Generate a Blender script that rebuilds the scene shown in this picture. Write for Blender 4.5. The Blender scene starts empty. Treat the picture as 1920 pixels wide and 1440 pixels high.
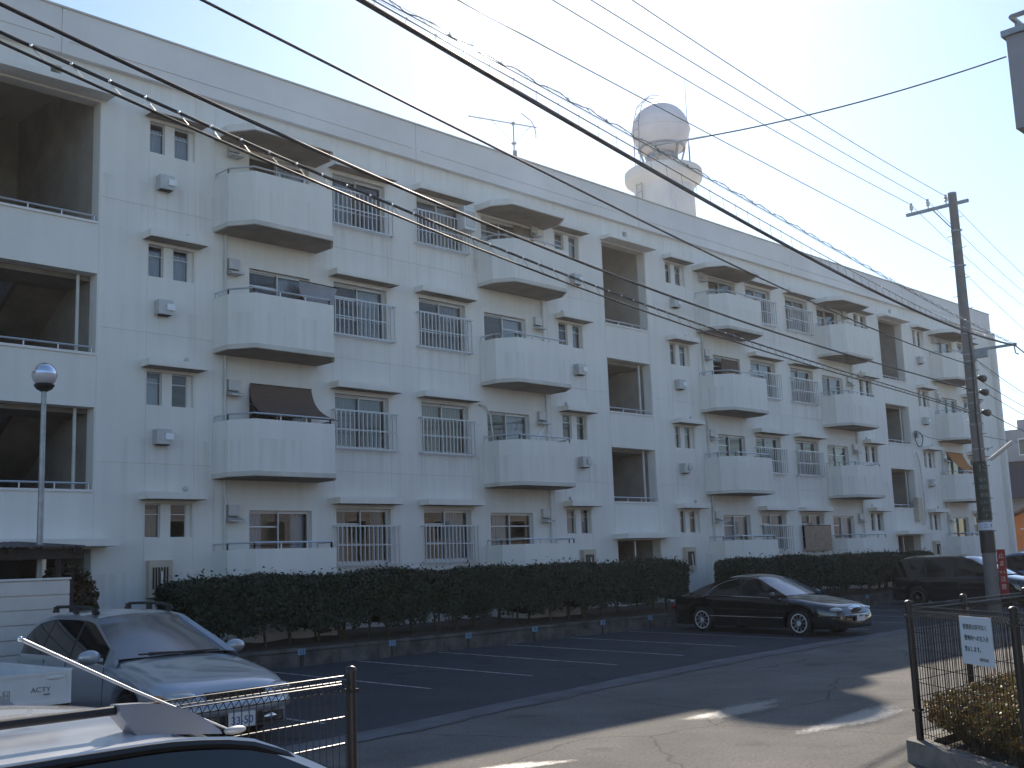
import bpy, bmesh, math, random
import numpy as np
from mathutils import Vector, Matrix
random.seed(7); rng = np.random.default_rng(7)
S = bpy.context.scene
R = math.radians
COL = S.collection

# ------------------------------------------------------------------ camera, sky, sun, exposure
CAMP = Vector((-9.9797, -20.7696, 1.8744))
F_PX, YAW, PITCH, ROLL = 2120.93, 0.80581, 0.15842, -0.037246
cd = bpy.data.cameras.new("camera"); cam = bpy.data.objects.new("camera", cd); COL.objects.link(cam)
cd.sensor_width = 36; cd.lens = F_PX / 1920 * 36; cd.clip_start = .1; cd.clip_end = 3000
_f = Vector((math.sin(YAW)*math.cos(PITCH), math.cos(YAW)*math.cos(PITCH), math.sin(PITCH)))
_r = Vector((math.cos(YAW), -math.sin(YAW), 0)); _u = _r.cross(_f)
_r2 = _r*math.cos(ROLL) + _u*math.sin(ROLL); _u2 = _u*math.cos(ROLL) - _r*math.sin(ROLL)
_m = Matrix((_r2, _u2, -_f)).transposed().to_4x4(); _m.translation = CAMP
cam.matrix_world = _m; S.camera = cam

SUN_DIR = Vector((1.18, .924, 1.0)).normalized()
w = bpy.data.worlds.new("World"); S.world = w; w.use_nodes = True
sky = w.node_tree.nodes.new('ShaderNodeTexSky'); sky.sky_type = 'NISHITA'; sky.sun_disc = False
sky.sun_elevation = math.asin(SUN_DIR.z); sky.sun_rotation = math.atan2(SUN_DIR.x, SUN_DIR.y)
sky.altitude = 10; sky.air_density = 1.0; sky.dust_density = .27; sky.ozone_density = 3.0
w.node_tree.links.new(sky.outputs[0], w.node_tree.nodes['Background'].inputs[0])
w.node_tree.nodes['Background'].inputs[1].default_value = .115
sl = bpy.data.lights.new("sun", 'SUN'); sun = bpy.data.objects.new("sun", sl); COL.objects.link(sun)
sl.energy = 4.2; sl.angle = R(.55); sl.color = (1, .9, .76)
sun.rotation_euler = SUN_DIR.to_track_quat('Z', 'Y').to_euler(); sun.location = (0, 0, 60)
S.view_settings.view_transform = 'Standard'; S.view_settings.look = 'None'
S.view_settings.exposure = .72; S.view_settings.gamma = 1
S.render.engine = 'CYCLES'; S.cycles.max_bounces = 8; S.cycles.transparent_max_bounces = 12
S.cycles.caustics_reflective = False; S.cycles.caustics_refractive = False

# ------------------------------------------------------------------ materials
def mat(name, col, rough=.8, metal=0, var=0, scale=5, bump=0, bscale=60, col2=None, spec=.5, coat=0, stretch=None, detail=6):
    m = bpy.data.materials.new(name); m.use_nodes = True; nt = m.node_tree; b = nt.nodes['Principled BSDF']
    b.inputs['Base Color'].default_value = (*col, 1); b.inputs['Roughness'].default_value = rough
    b.inputs['Metallic'].default_value = metal; b.inputs['Specular IOR Level'].default_value = spec
    b.inputs['Coat Weight'].default_value = coat; b.inputs['Coat Roughness'].default_value = .04
    tc = nt.nodes.new('ShaderNodeTexCoord'); src = tc.outputs['Object']
    if stretch:
        mp = nt.nodes.new('ShaderNodeMapping'); mp.inputs['Scale'].default_value = stretch
        nt.links.new(src, mp.inputs[0]); src = mp.outputs[0]
    if var or col2:
        n = nt.nodes.new('ShaderNodeTexNoise'); n.inputs['Scale'].default_value = scale; n.inputs['Detail'].default_value = detail
        n.inputs['Roughness'].default_value = .6; nt.links.new(src, n.inputs['Vector'])
        r = nt.nodes.new('ShaderNodeValToRGB'); r.color_ramp.elements[0].position = .32; r.color_ramp.elements[1].position = .68
        c0 = col2 if col2 else tuple(c*(1-var) for c in col); c1 = col if col2 else tuple(min(1, c*(1+var)) for c in col)
        r.color_ramp.elements[0].color = (*c0, 1); r.color_ramp.elements[1].color = (*c1, 1)
        nt.links.new(n.outputs[0], r.inputs[0]); nt.links.new(r.outputs[0], b.inputs['Base Color'])
    if bump:
        n2 = nt.nodes.new('ShaderNodeTexNoise'); n2.inputs['Scale'].default_value = bscale; n2.inputs['Detail'].default_value = 4
        nt.links.new(tc.outputs['Object'], n2.inputs['Vector'])
        bp = nt.nodes.new('ShaderNodeBump'); bp.inputs['Strength'].default_value = bump; bp.inputs['Distance'].default_value = .02
        nt.links.new(n2.outputs[0], bp.inputs['Height']); nt.links.new(bp.outputs[0], b.inputs['Normal'])
    return m

def wall_mat():
    # painted lightweight concrete: fine grain, faint vertical rain streaks, patchy repainting
    m = mat("wall_paint", (.60, .585, .545), .9, bump=.35, bscale=45); nt = m.node_tree; b = nt.nodes['Principled BSDF']
    tc = nt.nodes.new('ShaderNodeTexCoord'); mp = nt.nodes.new('ShaderNodeMapping'); mp.inputs['Scale'].default_value = (2.2, 2.2, .16)
    nt.links.new(tc.outputs['Object'], mp.inputs[0])
    n = nt.nodes.new('ShaderNodeTexNoise'); n.inputs['Scale'].default_value = 1.6; n.inputs['Detail'].default_value = 8; nt.links.new(mp.outputs[0], n.inputs[0])
    n2 = nt.nodes.new('ShaderNodeTexNoise'); n2.inputs['Scale'].default_value = .35; n2.inputs['Detail'].default_value = 5; nt.links.new(tc.outputs['Object'], n2.inputs[0])
    r = nt.nodes.new('ShaderNodeValToRGB'); r.color_ramp.elements[0].position = .25; r.color_ramp.elements[1].position = .6
    r.color_ramp.elements[0].color = (.755, .73, .685, 1); r.color_ramp.elements[1].color = (.81, .785, .735, 1)
    nt.links.new(n.outputs[0], r.inputs[0])
    mx = nt.nodes.new('ShaderNodeMixRGB'); mx.blend_type = 'MULTIPLY'; mx.inputs[0].default_value = .35
    r2 = nt.nodes.new('ShaderNodeValToRGB'); r2.color_ramp.elements[0].position = .35; r2.color_ramp.elements[1].position = .62
    r2.color_ramp.elements[0].color = (.84, .82, .79, 1); r2.color_ramp.elements[1].color = (1, 1, 1, 1)
    nt.links.new(n2.outputs[0], r2.inputs[0]); nt.links.new(r.outputs[0], mx.inputs[1]); nt.links.new(r2.outputs[0], mx.inputs[2])
    # dirt washed down below each row of sills and slabs
    sp = nt.nodes.new('ShaderNodeSeparateXYZ'); nt.links.new(tc.outputs['Object'], sp.inputs[0])
    fr = nt.nodes.new('ShaderNodeMath'); fr.operation = 'MULTIPLY_ADD'; fr.inputs[1].default_value = 1/2.65; fr.inputs[2].default_value = .44; nt.links.new(sp.outputs[2], fr.inputs[0])
    fc = nt.nodes.new('ShaderNodeMath'); fc.operation = 'FRACT'; nt.links.new(fr.outputs[0], fc.inputs[0])
    pw = nt.nodes.new('ShaderNodeMath'); pw.operation = 'POWER'; pw.inputs[1].default_value = 2.2; nt.links.new(fc.outputs[0], pw.inputs[0])
    mp3 = nt.nodes.new('ShaderNodeMapping'); mp3.inputs['Scale'].default_value = (5, 5, .25); nt.links.new(tc.outputs['Object'], mp3.inputs[0])
    n4 = nt.nodes.new('ShaderNodeTexNoise'); n4.inputs['Scale'].default_value = 1.4; n4.inputs['Detail'].default_value = 6; nt.links.new(mp3.outputs[0], n4.inputs[0])
    r4 = nt.nodes.new('ShaderNodeValToRGB'); r4.color_ramp.elements[0].position = .5; r4.color_ramp.elements[1].position = .75; nt.links.new(n4.outputs[0], r4.inputs[0])
    mu = nt.nodes.new('ShaderNodeMath'); mu.operation = 'MULTIPLY'; nt.links.new(pw.outputs[0], mu.inputs[0]); nt.links.new(r4.outputs[0], mu.inputs[1])
    m5 = nt.nodes.new('ShaderNodeMixRGB'); m5.inputs[2].default_value = (.42, .38, .33, 1); m6 = nt.nodes.new('ShaderNodeMath'); m6.operation = 'MULTIPLY'; m6.inputs[1].default_value = .36
    nt.links.new(mu.outputs[0], m6.inputs[0]); nt.links.new(m6.outputs[0], m5.inputs[0]); nt.links.new(mx.outputs[0], m5.inputs[1])
    nt.links.new(m5.outputs[0], b.inputs['Base Color'])
    return m

def glass_mat(name, tint=(.72, .77, .80), refl=.02):
    m = bpy.data.materials.new(name); m.use_nodes = True; nt = m.node_tree; nt.nodes.remove(nt.nodes['Principled BSDF'])
    t = nt.nodes.new('ShaderNodeBsdfTransparent'); t.inputs[0].default_value = (*tint, 1)
    g = nt.nodes.new('ShaderNodeBsdfGlossy'); g.inputs[0].default_value = (1, 1, 1, 1); g.inputs['Roughness'].default_value = .02
    fr = nt.nodes.new('ShaderNodeFresnel'); fr.inputs[0].default_value = 1.55
    ad = nt.nodes.new('ShaderNodeMath'); ad.operation = 'ADD'; ad.inputs[1].default_value = refl; ad.use_clamp = True
    mx = nt.nodes.new('ShaderNodeMixShader'); nt.links.new(fr.outputs[0], ad.inputs[0]); nt.links.new(ad.outputs[0], mx.inputs[0])
    nt.links.new(t.outputs[0], mx.inputs[1]); nt.links.new(g.outputs[0], mx.inputs[2])
    nt.links.new(mx.outputs[0], nt.nodes['Material Output'].inputs[0])
    return m

def leaf_mat(name, c1, c2, c3, trans=.3, rough=.5):
    m = bpy.data.materials.new(name); m.use_nodes = True; nt = m.node_tree; b = nt.nodes['Principled BSDF']
    g = nt.nodes.new('ShaderNodeNewGeometry')
    r = nt.nodes.new('ShaderNodeValToRGB'); r.color_ramp.elements[0].color = (*c1, 1); r.color_ramp.elements[1].color = (*c3, 1)
    e = r.color_ramp.elements.new(.5); e.color = (*c2, 1)
    nt.links.new(g.outputs['Random Per Island'], r.inputs[0]); nt.links.new(r.outputs[0], b.inputs['Base Color'])
    b.inputs['Roughness'].default_value = rough
    tr = nt.nodes.new('ShaderNodeBsdfTranslucent'); nt.links.new(r.outputs[0], tr.inputs[0])
    mx = nt.nodes.new('ShaderNodeMixShader'); mx.inputs[0].default_value = trans
    nt.links.new(b.outputs[0], mx.inputs[1]); nt.links.new(tr.outputs[0], mx.inputs[2]); nt.links.new(mx.outputs[0], nt.nodes['Material Output'].inputs[0])
    return m

def asphalt_mat(name, a, b_, crack=0, spots=0):
    m = mat(name, a, .92, bump=.8, bscale=120); nt = m.node_tree; b = nt.nodes['Principled BSDF']
    tc = nt.nodes.new('ShaderNodeTexCoord')
    n = nt.nodes.new('ShaderNodeTexNoise'); n.inputs['Scale'].default_value = .55; n.inputs['Detail'].default_value = 9; n.inputs['Roughness'].default_value = .65
    nt.links.new(tc.outputs['Object'], n.inputs[0])
    r = nt.nodes.new('ShaderNodeValToRGB'); r.color_ramp.elements[0].position = .35; r.color_ramp.elements[1].position = .65
    r.color_ramp.elements[0].color = (*b_, 1); r.color_ramp.elements[1].color = (*a, 1); nt.links.new(n.outputs[0], r.inputs[0])
    n3 = nt.nodes.new('ShaderNodeTexNoise'); n3.inputs['Scale'].default_value = 26; n3.inputs['Detail'].default_value = 8; n3.inputs['Roughness'].default_value = .85; nt.links.new(tc.outputs['Object'], n3.inputs[0])
    r3 = nt.nodes.new('ShaderNodeValToRGB'); r3.color_ramp.elements[0].position = .35; r3.color_ramp.elements[1].position = .72
    r3.color_ramp.elements[0].color = (.38, .38, .38, 1); r3.color_ramp.elements[1].color = (1.95, 1.95, 1.95, 1); nt.links.new(n3.outputs[0], r3.inputs[0])
    mx = nt.nodes.new('ShaderNodeMixRGB'); mx.blend_type = 'MULTIPLY'; mx.inputs[0].default_value = .8
    nt.links.new(r.outputs[0], mx.inputs[1]); nt.links.new(r3.outputs[0], mx.inputs[2]); last = mx.outputs[0]
    if crack:      # thin wandering cracks
        nd = nt.nodes.new('ShaderNodeTexNoise'); nd.inputs['Scale'].default_value = 1.6; nd.inputs['Detail'].default_value = 6; nt.links.new(tc.outputs['Object'], nd.inputs[0])
        va = nt.nodes.new('ShaderNodeMixRGB'); va.inputs[0].default_value = .28; nt.links.new(tc.outputs['Object'], va.inputs[1]); nt.links.new(nd.outputs['Color'], va.inputs[2])
        vo = nt.nodes.new('ShaderNodeTexVoronoi'); vo.feature = 'DISTANCE_TO_EDGE'; vo.inputs['Scale'].default_value = .42; nt.links.new(va.outputs[0], vo.inputs['Vector'])
        rc = nt.nodes.new('ShaderNodeValToRGB'); rc.color_ramp.elements[0].position = .0; rc.color_ramp.elements[1].position = .007
        rc.color_ramp.elements[0].color = (crack, crack, crack, 1); rc.color_ramp.elements[1].color = (1, 1, 1, 1); nt.links.new(vo.outputs['Distance'], rc.inputs[0])
        m7 = nt.nodes.new('ShaderNodeMixRGB'); m7.blend_type = 'MULTIPLY'; m7.inputs[0].default_value = 1; nt.links.new(last, m7.inputs[1]); nt.links.new(rc.outputs[0], m7.inputs[2]); last = m7.outputs[0]
    if spots:      # oil drips
        vs_ = nt.nodes.new('ShaderNodeTexVoronoi'); vs_.inputs['Scale'].default_value = .9; nt.links.new(tc.outputs['Object'], vs_.inputs['Vector'])
        ns = nt.nodes.new('ShaderNodeTexNoise'); ns.inputs['Scale'].default_value = 5; nt.links.new(tc.outputs['Object'], ns.inputs[0])
        ad = nt.nodes.new('ShaderNodeMath'); ad.operation = 'MULTIPLY_ADD'; ad.inputs[1].default_value = .5; nt.links.new(ns.outputs[0], ad.inputs[0]); nt.links.new(vs_.outputs['Distance'], ad.inputs[2])
        rs_ = nt.nodes.new('ShaderNodeValToRGB'); rs_.color_ramp.elements[0].position = .30; rs_.color_ramp.elements[1].position = .46
        rs_.color_ramp.elements[0].color = (spots, spots, spots, 1); rs_.color_ramp.elements[1].color = (1, 1, 1, 1); nt.links.new(ad.outputs[0], rs_.inputs[0])
        m8 = nt.nodes.new('ShaderNodeMixRGB'); m8.blend_type = 'MULTIPLY'; m8.inputs[0].default_value = 1; nt.links.new(last, m8.inputs[1]); nt.links.new(rs_.outputs[0], m8.inputs[2]); last = m8.outputs[0]
    nt.links.new(last, b.inputs['Base Color'])
    return m

M = {}
M['under'] = mat("shade_dark_underside", (.23, .20, .175), .95, var=.3, scale=1.2, bump=.3)  # dark brown puts the shade under slabs, awnings and canopies into the colour
M['wall'] = wall_mat()
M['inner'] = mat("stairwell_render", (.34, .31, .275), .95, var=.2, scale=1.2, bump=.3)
M['soffit'] = mat("soffit_paint", (.58, .555, .50), .9, var=.12, scale=1.5, bump=.2)
M['beam'] = mat("parapet_paint", (.77, .74, .71), .9, var=.07, scale=.5, bump=.25, bscale=40)
M['alu'] = mat("aluminium", (.62, .63, .64), .38, .75)
M['frame'] = mat("window_aluminium", (.66, .67, .68), .45, .35)
M['rail'] = mat("rail_paint", (.55, .56, .57), .42, .25)
M['glass'] = glass_mat("window_glass")
M['pane_back'] = mat("dark_room", (.05, .048, .045), .9)
M['curtain_a'] = mat("lace_curtain", (.62, .66, .72), .9, var=.15, scale=9, stretch=(8, 8, .3))
M['curtain_b'] = mat("grey_curtain", (.38, .39, .42), .9, var=.2, scale=9, stretch=(8, 8, .3))
M['curtain_c'] = mat("beige_curtain", (.5, .43, .34), .9, var=.2, scale=9, stretch=(8, 8, .3))
M['duct'] = mat("vent_metal", (.50, .50, .49), .5, .3, var=.1, scale=4)
M['duct_white'] = mat("vent_white", (.82, .84, .86), .4)
M['dark'] = mat("dark_opening", (.02, .02, .02), .9)
M['pipe'] = mat("pipe_paint", (.58, .57, .53), .6, var=.08)
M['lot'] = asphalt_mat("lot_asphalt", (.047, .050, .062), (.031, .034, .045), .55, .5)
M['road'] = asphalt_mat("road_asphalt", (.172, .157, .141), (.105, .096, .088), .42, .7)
M['gutter'] = mat("gutter_concrete", (.105, .108, .116), .9, var=.35, scale=1.6, bump=.4, bscale=70)
M['line'] = mat("worn_line_paint", (.55, .56, .57), .8, col2=(.14, .14, .145), scale=7, detail=10)
M['curb'] = mat("old_concrete", (.10, .097, .09), .95, var=.5, scale=3, bump=.6, bscale=30)
M['kerb'] = mat("kerb_concrete", (.20, .19, .175), .92, var=.25, scale=6, bump=.6, bscale=60)
M['soil'] = mat("soil", (.075, .06, .045), 1, var=.4, scale=8, bump=1, bscale=25)
M['residue'] = None
M['bark'] = mat("bark", (.11, .085, .06), .95, var=.3, scale=20, bump=.6)
M['hedge'] = leaf_mat("hedge_leaf", (.012, .020, .009), (.021, .033, .014), (.042, .052, .024), .12, .5)
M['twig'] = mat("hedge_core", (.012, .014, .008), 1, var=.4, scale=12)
M['azalea'] = leaf_mat("azalea_leaf", (.085, .10, .03), (.15, .115, .036), (.19, .085, .035), .3, .55)
M['bushleaf'] = leaf_mat("bush_leaf", (.03, .045, .02), (.07, .06, .025), (.16, .06, .025), .25, .5)
M['pole'] = mat("pole_concrete", (.20, .185, .175), .85, var=.15, scale=3, bump=.2)
M['steel'] = mat("galvanised_steel", (.32, .33, .34), .45, .6, var=.15, scale=10)
M['cable'] = mat("cable_rubber", (.014, .014, .016), .58)
M['wire'] = mat("bare_wire", (.10, .105, .11), .35, .7)
M['hanger'] = mat("hanger_metal", (.85, .85, .86), .18, 1)
M['insul'] = mat("porcelain", (.75, .75, .72), .25)
M['fence'] = mat("brown_fence_paint", (.014, .010, .010), .4, 0, coat=.15)
M['mesh'] = mat("fence_wire_paint", (.012, .011, .010), .33, 0)
M['white'] = mat("white_board", (.62, .68, .74), .5)
M['ink'] = mat("black_ink", (.02, .02, .03), .6)
M['inkblue'] = mat("blue_ink", (.02, .05, .30), .6)
M['green'] = mat("green_plate", (.008, .022, .014), .5)
M['greenlight'] = mat("pale_lettering", (.14, .19, .19), .5)
M['red'] = mat("red_plate", (.32, .022, .025), .45)
M['cream'] = mat("cream_lettering", (.7, .6, .45), .5)
M['bluewhite'] = mat("plate_blue_white", (.16, .30, .42), .6)
M['bamboo'] = mat("bamboo_reed", (.125, .085, .068), .9, var=.25, scale=3, bump=.5, stretch=(1, 1, 40))
M['bamboo2'] = mat("orange_cloth", (.48, .20, .06), .9, var=.12, scale=6)
M['cloth'] = mat("grey_cloth", (.30, .29, .30), .9, var=.1, scale=5)
M['blanket'] = mat("tan_blanket", (.34, .25, .19), .95, var=.25, scale=7)
M['silver'] = mat("silver_car_paint", (.40, .42, .45), .28, .45, coat=.9)
M['black'] = mat("black_car_paint", (.006, .006, .008), .12, 0, coat=1)
M['van'] = mat("dark_van_paint", (.008, .008, .012), .15, 0, coat=1)
M['blue'] = mat("light_blue_car_paint", (.16, .24, .42), .25, .45, coat=1)
M['whitecar'] = mat("pearl_white_car_paint", (.84, .83, .82), .22, 0, coat=1)
M['truck'] = mat("white_truck_paint", (.66, .67, .67), .35, 0, var=.06, scale=4, coat=.5)
M['carglass'] = mat("car_glass", (.010, .011, .012), .06, 0, spec=.7)
M['wind'] = mat("windscreen_glass", (.05, .06, .075), .18, 0, spec=1.0, coat=1); M['wind'].node_tree.nodes['Principled BSDF'].inputs['Coat Roughness'].default_value = .16
M['tyre'] = mat("tyre_rubber", (.012, .012, .012), .85)
M['chrome'] = mat("chrome", (.75, .76, .78), .12, 1)
M['rimbright'] = mat("sky_pale_rim", (.85, .86, .88), .3, .35)  # pale, mostly diffuse colour stands in for sky reflected in chrome
M['alloy'] = mat("alloy", (.55, .56, .58), .25, .9)
M['trimblack'] = mat("black_trim", (.015, .015, .016), .45)
M['footgrey'] = mat("rail_foot_grey", (.27, .27, .29), .4, .3)
M['lettergrey'] = mat("faded_lettering", (.16, .17, .19), .6)
M['railgrey'] = mat("roof_rail_grey", (.19, .19, .21), .35, .3)
M['lamp'] = mat("headlamp", (.42, .43, .43), .1, .3, coat=1)
M['amber'] = mat("amber_lens", (.6, .2, .02), .2)
M['tail'] = mat("tail_lens", (.25, .008, .01), .15)
M['plate'] = mat("number_plate", (.70, .70, .68), .5)
M['mirrorball'] = mat("mirrored_globe", (.85, .86, .88), .04, 1)
M['globeglass'] = mat("lamp_globe_glass", (.55, .50, .52), .15, 0, coat=1)
M['tankpaint'] = mat("tank_paint", (.74, .68, .69), .55, var=.07, scale=1.5)
M['towerpaint'] = mat("tower_paint", (.74, .70, .67), .85, var=.08, scale=.8, bump=.2)
M['panel'] = mat("cream_steel_panel", (.66, .61, .56), .6, var=.08, scale=2)
M['roofgrey'] = mat("corrugated_roof", (.075, .072, .075), .6, var=.3, scale=4)
M['wood'] = mat("dark_timber", (.05, .035, .028), .9, var=.3, scale=8)
M['houseorange'] = mat("orange_render", (.52, .17, .05), .9, var=.07, scale=2)
M['rooftile'] = mat("brown_roof_tile", (.17, .10, .075), .6, var=.3, scale=8, bump=.6, bscale=12)
M['greybld'] = mat("grey_render", (.34, .33, .35), .9, var=.08, scale=1)
M['darkroof'] = mat("dark_slate_roof", (.025, .025, .04), .7, var=.2, scale=3)
M['brick'] = mat("weathered_block", (.28, .19, .15), .95, var=.3, scale=4, bump=.6, bscale=14)
M['boxbeige'] = mat("beige_box_paint", (.52, .45, .35), .6, var=.1, scale=3)
M['farland'] = mat("far_land", (.09, .09, .08), .95, var=.3, scale=.05)

# ------------------------------------------------------------------ mesh builder
class MB:
    def __init__(s): s.v = []; s.f = []
    def add(s, vs, fs):
        o = len(s.v); s.v += [tuple(map(float, p)) for p in vs]; s.f += [tuple(i+o for i in f) for f in fs]; return s
    def box(s, x0, x1, y0, y1, z0, z1):
        x0, x1 = sorted((x0, x1)); y0, y1 = sorted((y0, y1)); z0, z1 = sorted((z0, z1))
        return s.add([(x0,y0,z0),(x1,y0,z0),(x1,y1,z0),(x0,y1,z0),(x0,y0,z1),(x1,y0,z1),(x1,y1,z1),(x0,y1,z1)],
                     [(0,3,2,1),(4,5,6,7),(0,1,5,4),(1,2,6,5),(2,3,7,6),(3,0,4,7)])
    def obox(s, c, ax, ay, az):
        c, ax, ay, az = map(Vector, (c, ax, ay, az)); P = []
        for k in (-1, 1):
            for a, b in ((-1,-1),(1,-1),(1,1),(-1,1)): P.append(c+ax*a+ay*b+az*k)
        return s.add(P, [(0,3,2,1),(4,5,6,7),(0,1,5,4),(1,2,6,5),(2,3,7,6),(3,0,4,7)])
    def prism(s, poly, z0, z1):
        n = len(poly); a = sum(poly[i][0]*poly[(i+1)%n][1]-poly[(i+1)%n][0]*poly[i][1] for i in range(n))
        if a < 0: poly = poly[::-1]
        return s.add([(x,y,z0) for x,y in poly]+[(x,y,z1) for x,y in poly],
              [tuple(range(n))[::-1], tuple(range(n, 2*n))]+[(i,(i+1)%n,(i+1)%n+n,i+n) for i in range(n)])
    def tube(s, pts, r, n=6, cap=True, r1=None):
        pts = [Vector(p) for p in pts]; k = len(pts); o = len(s.v); up = None
        for i, p in enumerate(pts):
            t = (pts[min(i+1,k-1)]-pts[max(i-1,0)]).normalized()
            if up is None:
                up = Vector((0,0,1)) if abs(t.z) < .9 else Vector((1,0,0))
            a = t.cross(up).normalized(); b = a.cross(t).normalized(); up = b
            rr = r if r1 is None else r+(r1-r)*i/(k-1)
            for j in range(n):
                q = p+(a*math.cos(2*math.pi*j/n)+b*math.sin(2*math.pi*j/n))*rr; s.v.append(tuple(q))
        for i in range(k-1):
            for j in range(n):
                s.f.append((o+i*n+j, o+(i+1)*n+j, o+(i+1)*n+(j+1)%n, o+i*n+(j+1)%n))
        if cap:
            s.f.append(tuple(o+j for j in range(n))); s.f.append(tuple(o+(k-1)*n+j for j in range(n))[::-1])
        return s
    def lathe(s, prof, c=(0,0,0), n=24, ax='z'):
        o = len(s.v)
        for r, h in prof:
            for j in range(n):
                a = 2*math.pi*j/n; p = (r*math.cos(a), r*math.sin(a), h)
                if ax == 'y': p = (p[0], p[2], p[1])
                if ax == 'x': p = (p[2], p[0], p[1])
                s.v.append((p[0]+c[0], p[1]+c[1], p[2]+c[2]))
        for i in range(len(prof)-1):
            for j in range(n): s.f.append((o+i*n+j, o+i*n+(j+1)%n, o+(i+1)*n+(j+1)%n, o+(i+1)*n+j))
        if prof[0][0] > 1e-4: s.f.append(tuple(o+j for j in range(n))[::-1])
        if prof[-1][0] > 1e-4: s.f.append(tuple(o+(len(prof)-1)*n+j for j in range(n)))
        return s
    def ell(s, c, rx, ry, rz, n=14, k=8):
        o = len(s.v)
        for i in range(k+1):
            t = math.pi*i/k
            for j in range(n):
                a = 2*math.pi*j/n; s.v.append((c[0]+rx*math.sin(t)*math.cos(a), c[1]+ry*math.sin(t)*math.sin(a), c[2]+rz*math.cos(t)))
        for i in range(k):
            for j in range(n): s.f.append((o+i*n+j, o+(i+1)*n+j, o+(i+1)*n+(j+1)%n, o+i*n+(j+1)%n))
        return s
    def build(s, name, m, parent=None, smooth=None):
        me = bpy.data.meshes.new(name); me.from_pydata(s.v, [], s.f); me.update()
        if m is not None: me.materials.append(m)
        if smooth:
            me.polygons.foreach_set('use_smooth', [True]*len(me.polygons)); me.set_sharp_from_angle(angle=R(smooth))
        o = bpy.data.objects.new(name, me); COL.objects.link(o)
        if parent is not None: o.parent = parent
        return o

def tag(o, label=None, cat=None, group=None, kind=None):
    if label: o['label'] = label
    if cat: o['category'] = cat
    if group: o['group'] = group
    if kind: o['kind'] = kind
    return o
def thing(name, label, cat, loc=(0,0,0), rz=0, group=None):
    o = bpy.data.objects.new(name, None); COL.objects.link(o); o.location = loc; o.rotation_euler = (0,0,rz); o.empty_display_size = .2
    return tag(o, label, cat, group)
def copy_tree(o, parent=None):
    c = o.copy(); COL.objects.link(c); c.parent = parent
    for ch in list(o.children): copy_tree(ch, c)
    return c
def text(s, size, m, parent, mtx, name='lettering', ext=.001, align='CENTER', sx=1):
    cu = bpy.data.curves.new(name, 'FONT'); cu.body = s; cu.size = size; cu.extrude = ext; cu.align_x = align; cu.align_y = 'CENTER'
    t = bpy.data.objects.new('tmp_text', cu); me = bpy.data.meshes.new_from_object(t)
    bpy.data.objects.remove(t); bpy.data.curves.remove(cu)
    me.transform(Matrix.Diagonal((sx, 1, 1, 1))); me.transform(mtx); me.materials.clear(); me.materials.append(m); me.name = name
    o = bpy.data.objects.new(name, me); COL.objects.link(o); o.parent = parent; return o
def frame_mtx(c, xd, up):      # text plane: x along xd, y along up
    xd = Vector(xd).normalized(); up = Vector(up).normalized(); n = xd.cross(up)
    m = Matrix((xd, up, n)).transposed().to_4x4(); m.translation = Vector(c); return m
def catmull(pts, xs):
    px = np.array([p[0] for p in pts], float); py = np.array([p[1] for p in pts], float)
    d = np.diff(py)/np.diff(px); m = np.zeros(len(px)); m[0] = d[0]; m[-1] = d[-1]
    for i in range(1, len(px)-1): m[i] = 0 if d[i-1]*d[i] <= 0 else 2*d[i-1]*d[i]/(d[i-1]+d[i])
    out = []
    for x in xs:
        x = min(max(x, px[0]), px[-1]); i = min(int(np.searchsorted(px, x, 'right'))-1, len(px)-2); i = max(i, 0)
        h = px[i+1]-px[i]; t = (x-px[i])/h
        out.append((2*t**3-3*t**2+1)*py[i]+(t**3-2*t**2+t)*h*m[i]+(-2*t**3+3*t**2)*py[i+1]+(t**3-t**2)*h*m[i+1])
    return out

# ------------------------------------------------------------------ ground
def sheet(name, xs, ys, zf, m):
    vs = [(x, y, zf(x, y)) for y in ys for x in xs]; nx = len(xs)
    fs = [(j*nx+i, j*nx+i+1, (j+1)*nx+i+1, (j+1)*nx+i) for j in range(len(ys)-1) for i in range(nx-1)]
    mb = MB(); mb.add(vs, fs); return tag(mb.build(name, m), kind='structure')
sheet('ground', [-900, -60, 0, 80, 1500], [-900, -60, 0, 80, 1500], lambda x, y: -.02, M['farland'])
sheet('road', list(np.linspace(-60, 90, 76)), list(np.linspace(-45, -2.4, 30)), lambda x, y: 0, M['road'])
LOTK = .12/5.6
def lotz(x, y): return .008 + max(0., (y+8.2)*LOTK)
GUT = [(-60, -12.2), (-12, -11.2), (-1.5, -10.15), (1.2, -9.72), (4.6, -9.2), (8.9, -8.72), (14.7, -8.45), (30, -8.3), (80, -8.2)]
gx = [g[0] for g in GUT]; gy = [g[1] for g in GUT]
def guty(x): return float(catmull(GUT, [x])[0])
xs = list(np.linspace(-40, 70, 111)); vs = []; fs = []
T = [0, .25, .5, .65, .8, 1]
for x in xs:
    y0 = guty(x)+.22
    for t in T:
        y = y0+(-2.62-y0)*t; vs.append((x, y, lotz(x, y)))
n = len(T)
for i in range(len(xs)-1):
    for j in range(n-1): fs.append((i*n+j, (i+1)*n+j, (i+1)*n+j+1, i*n+j+1))
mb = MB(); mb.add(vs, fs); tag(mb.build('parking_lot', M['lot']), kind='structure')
mb = MB(); vs = []
for x in xs:
    y = guty(x); wv = .03*math.sin(x*1.7)+.02*math.sin(x*4.1)
    vs += [(x, y-.24+wv, .004), (x, y+.24+wv, .013)]
mb.add(vs, [(2*i, 2*i+2, 2*i+3, 2*i+1) for i in range(len(xs)-1)]); tag(mb.build('gutter_strip', M['gutter']), kind='structure')
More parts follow.
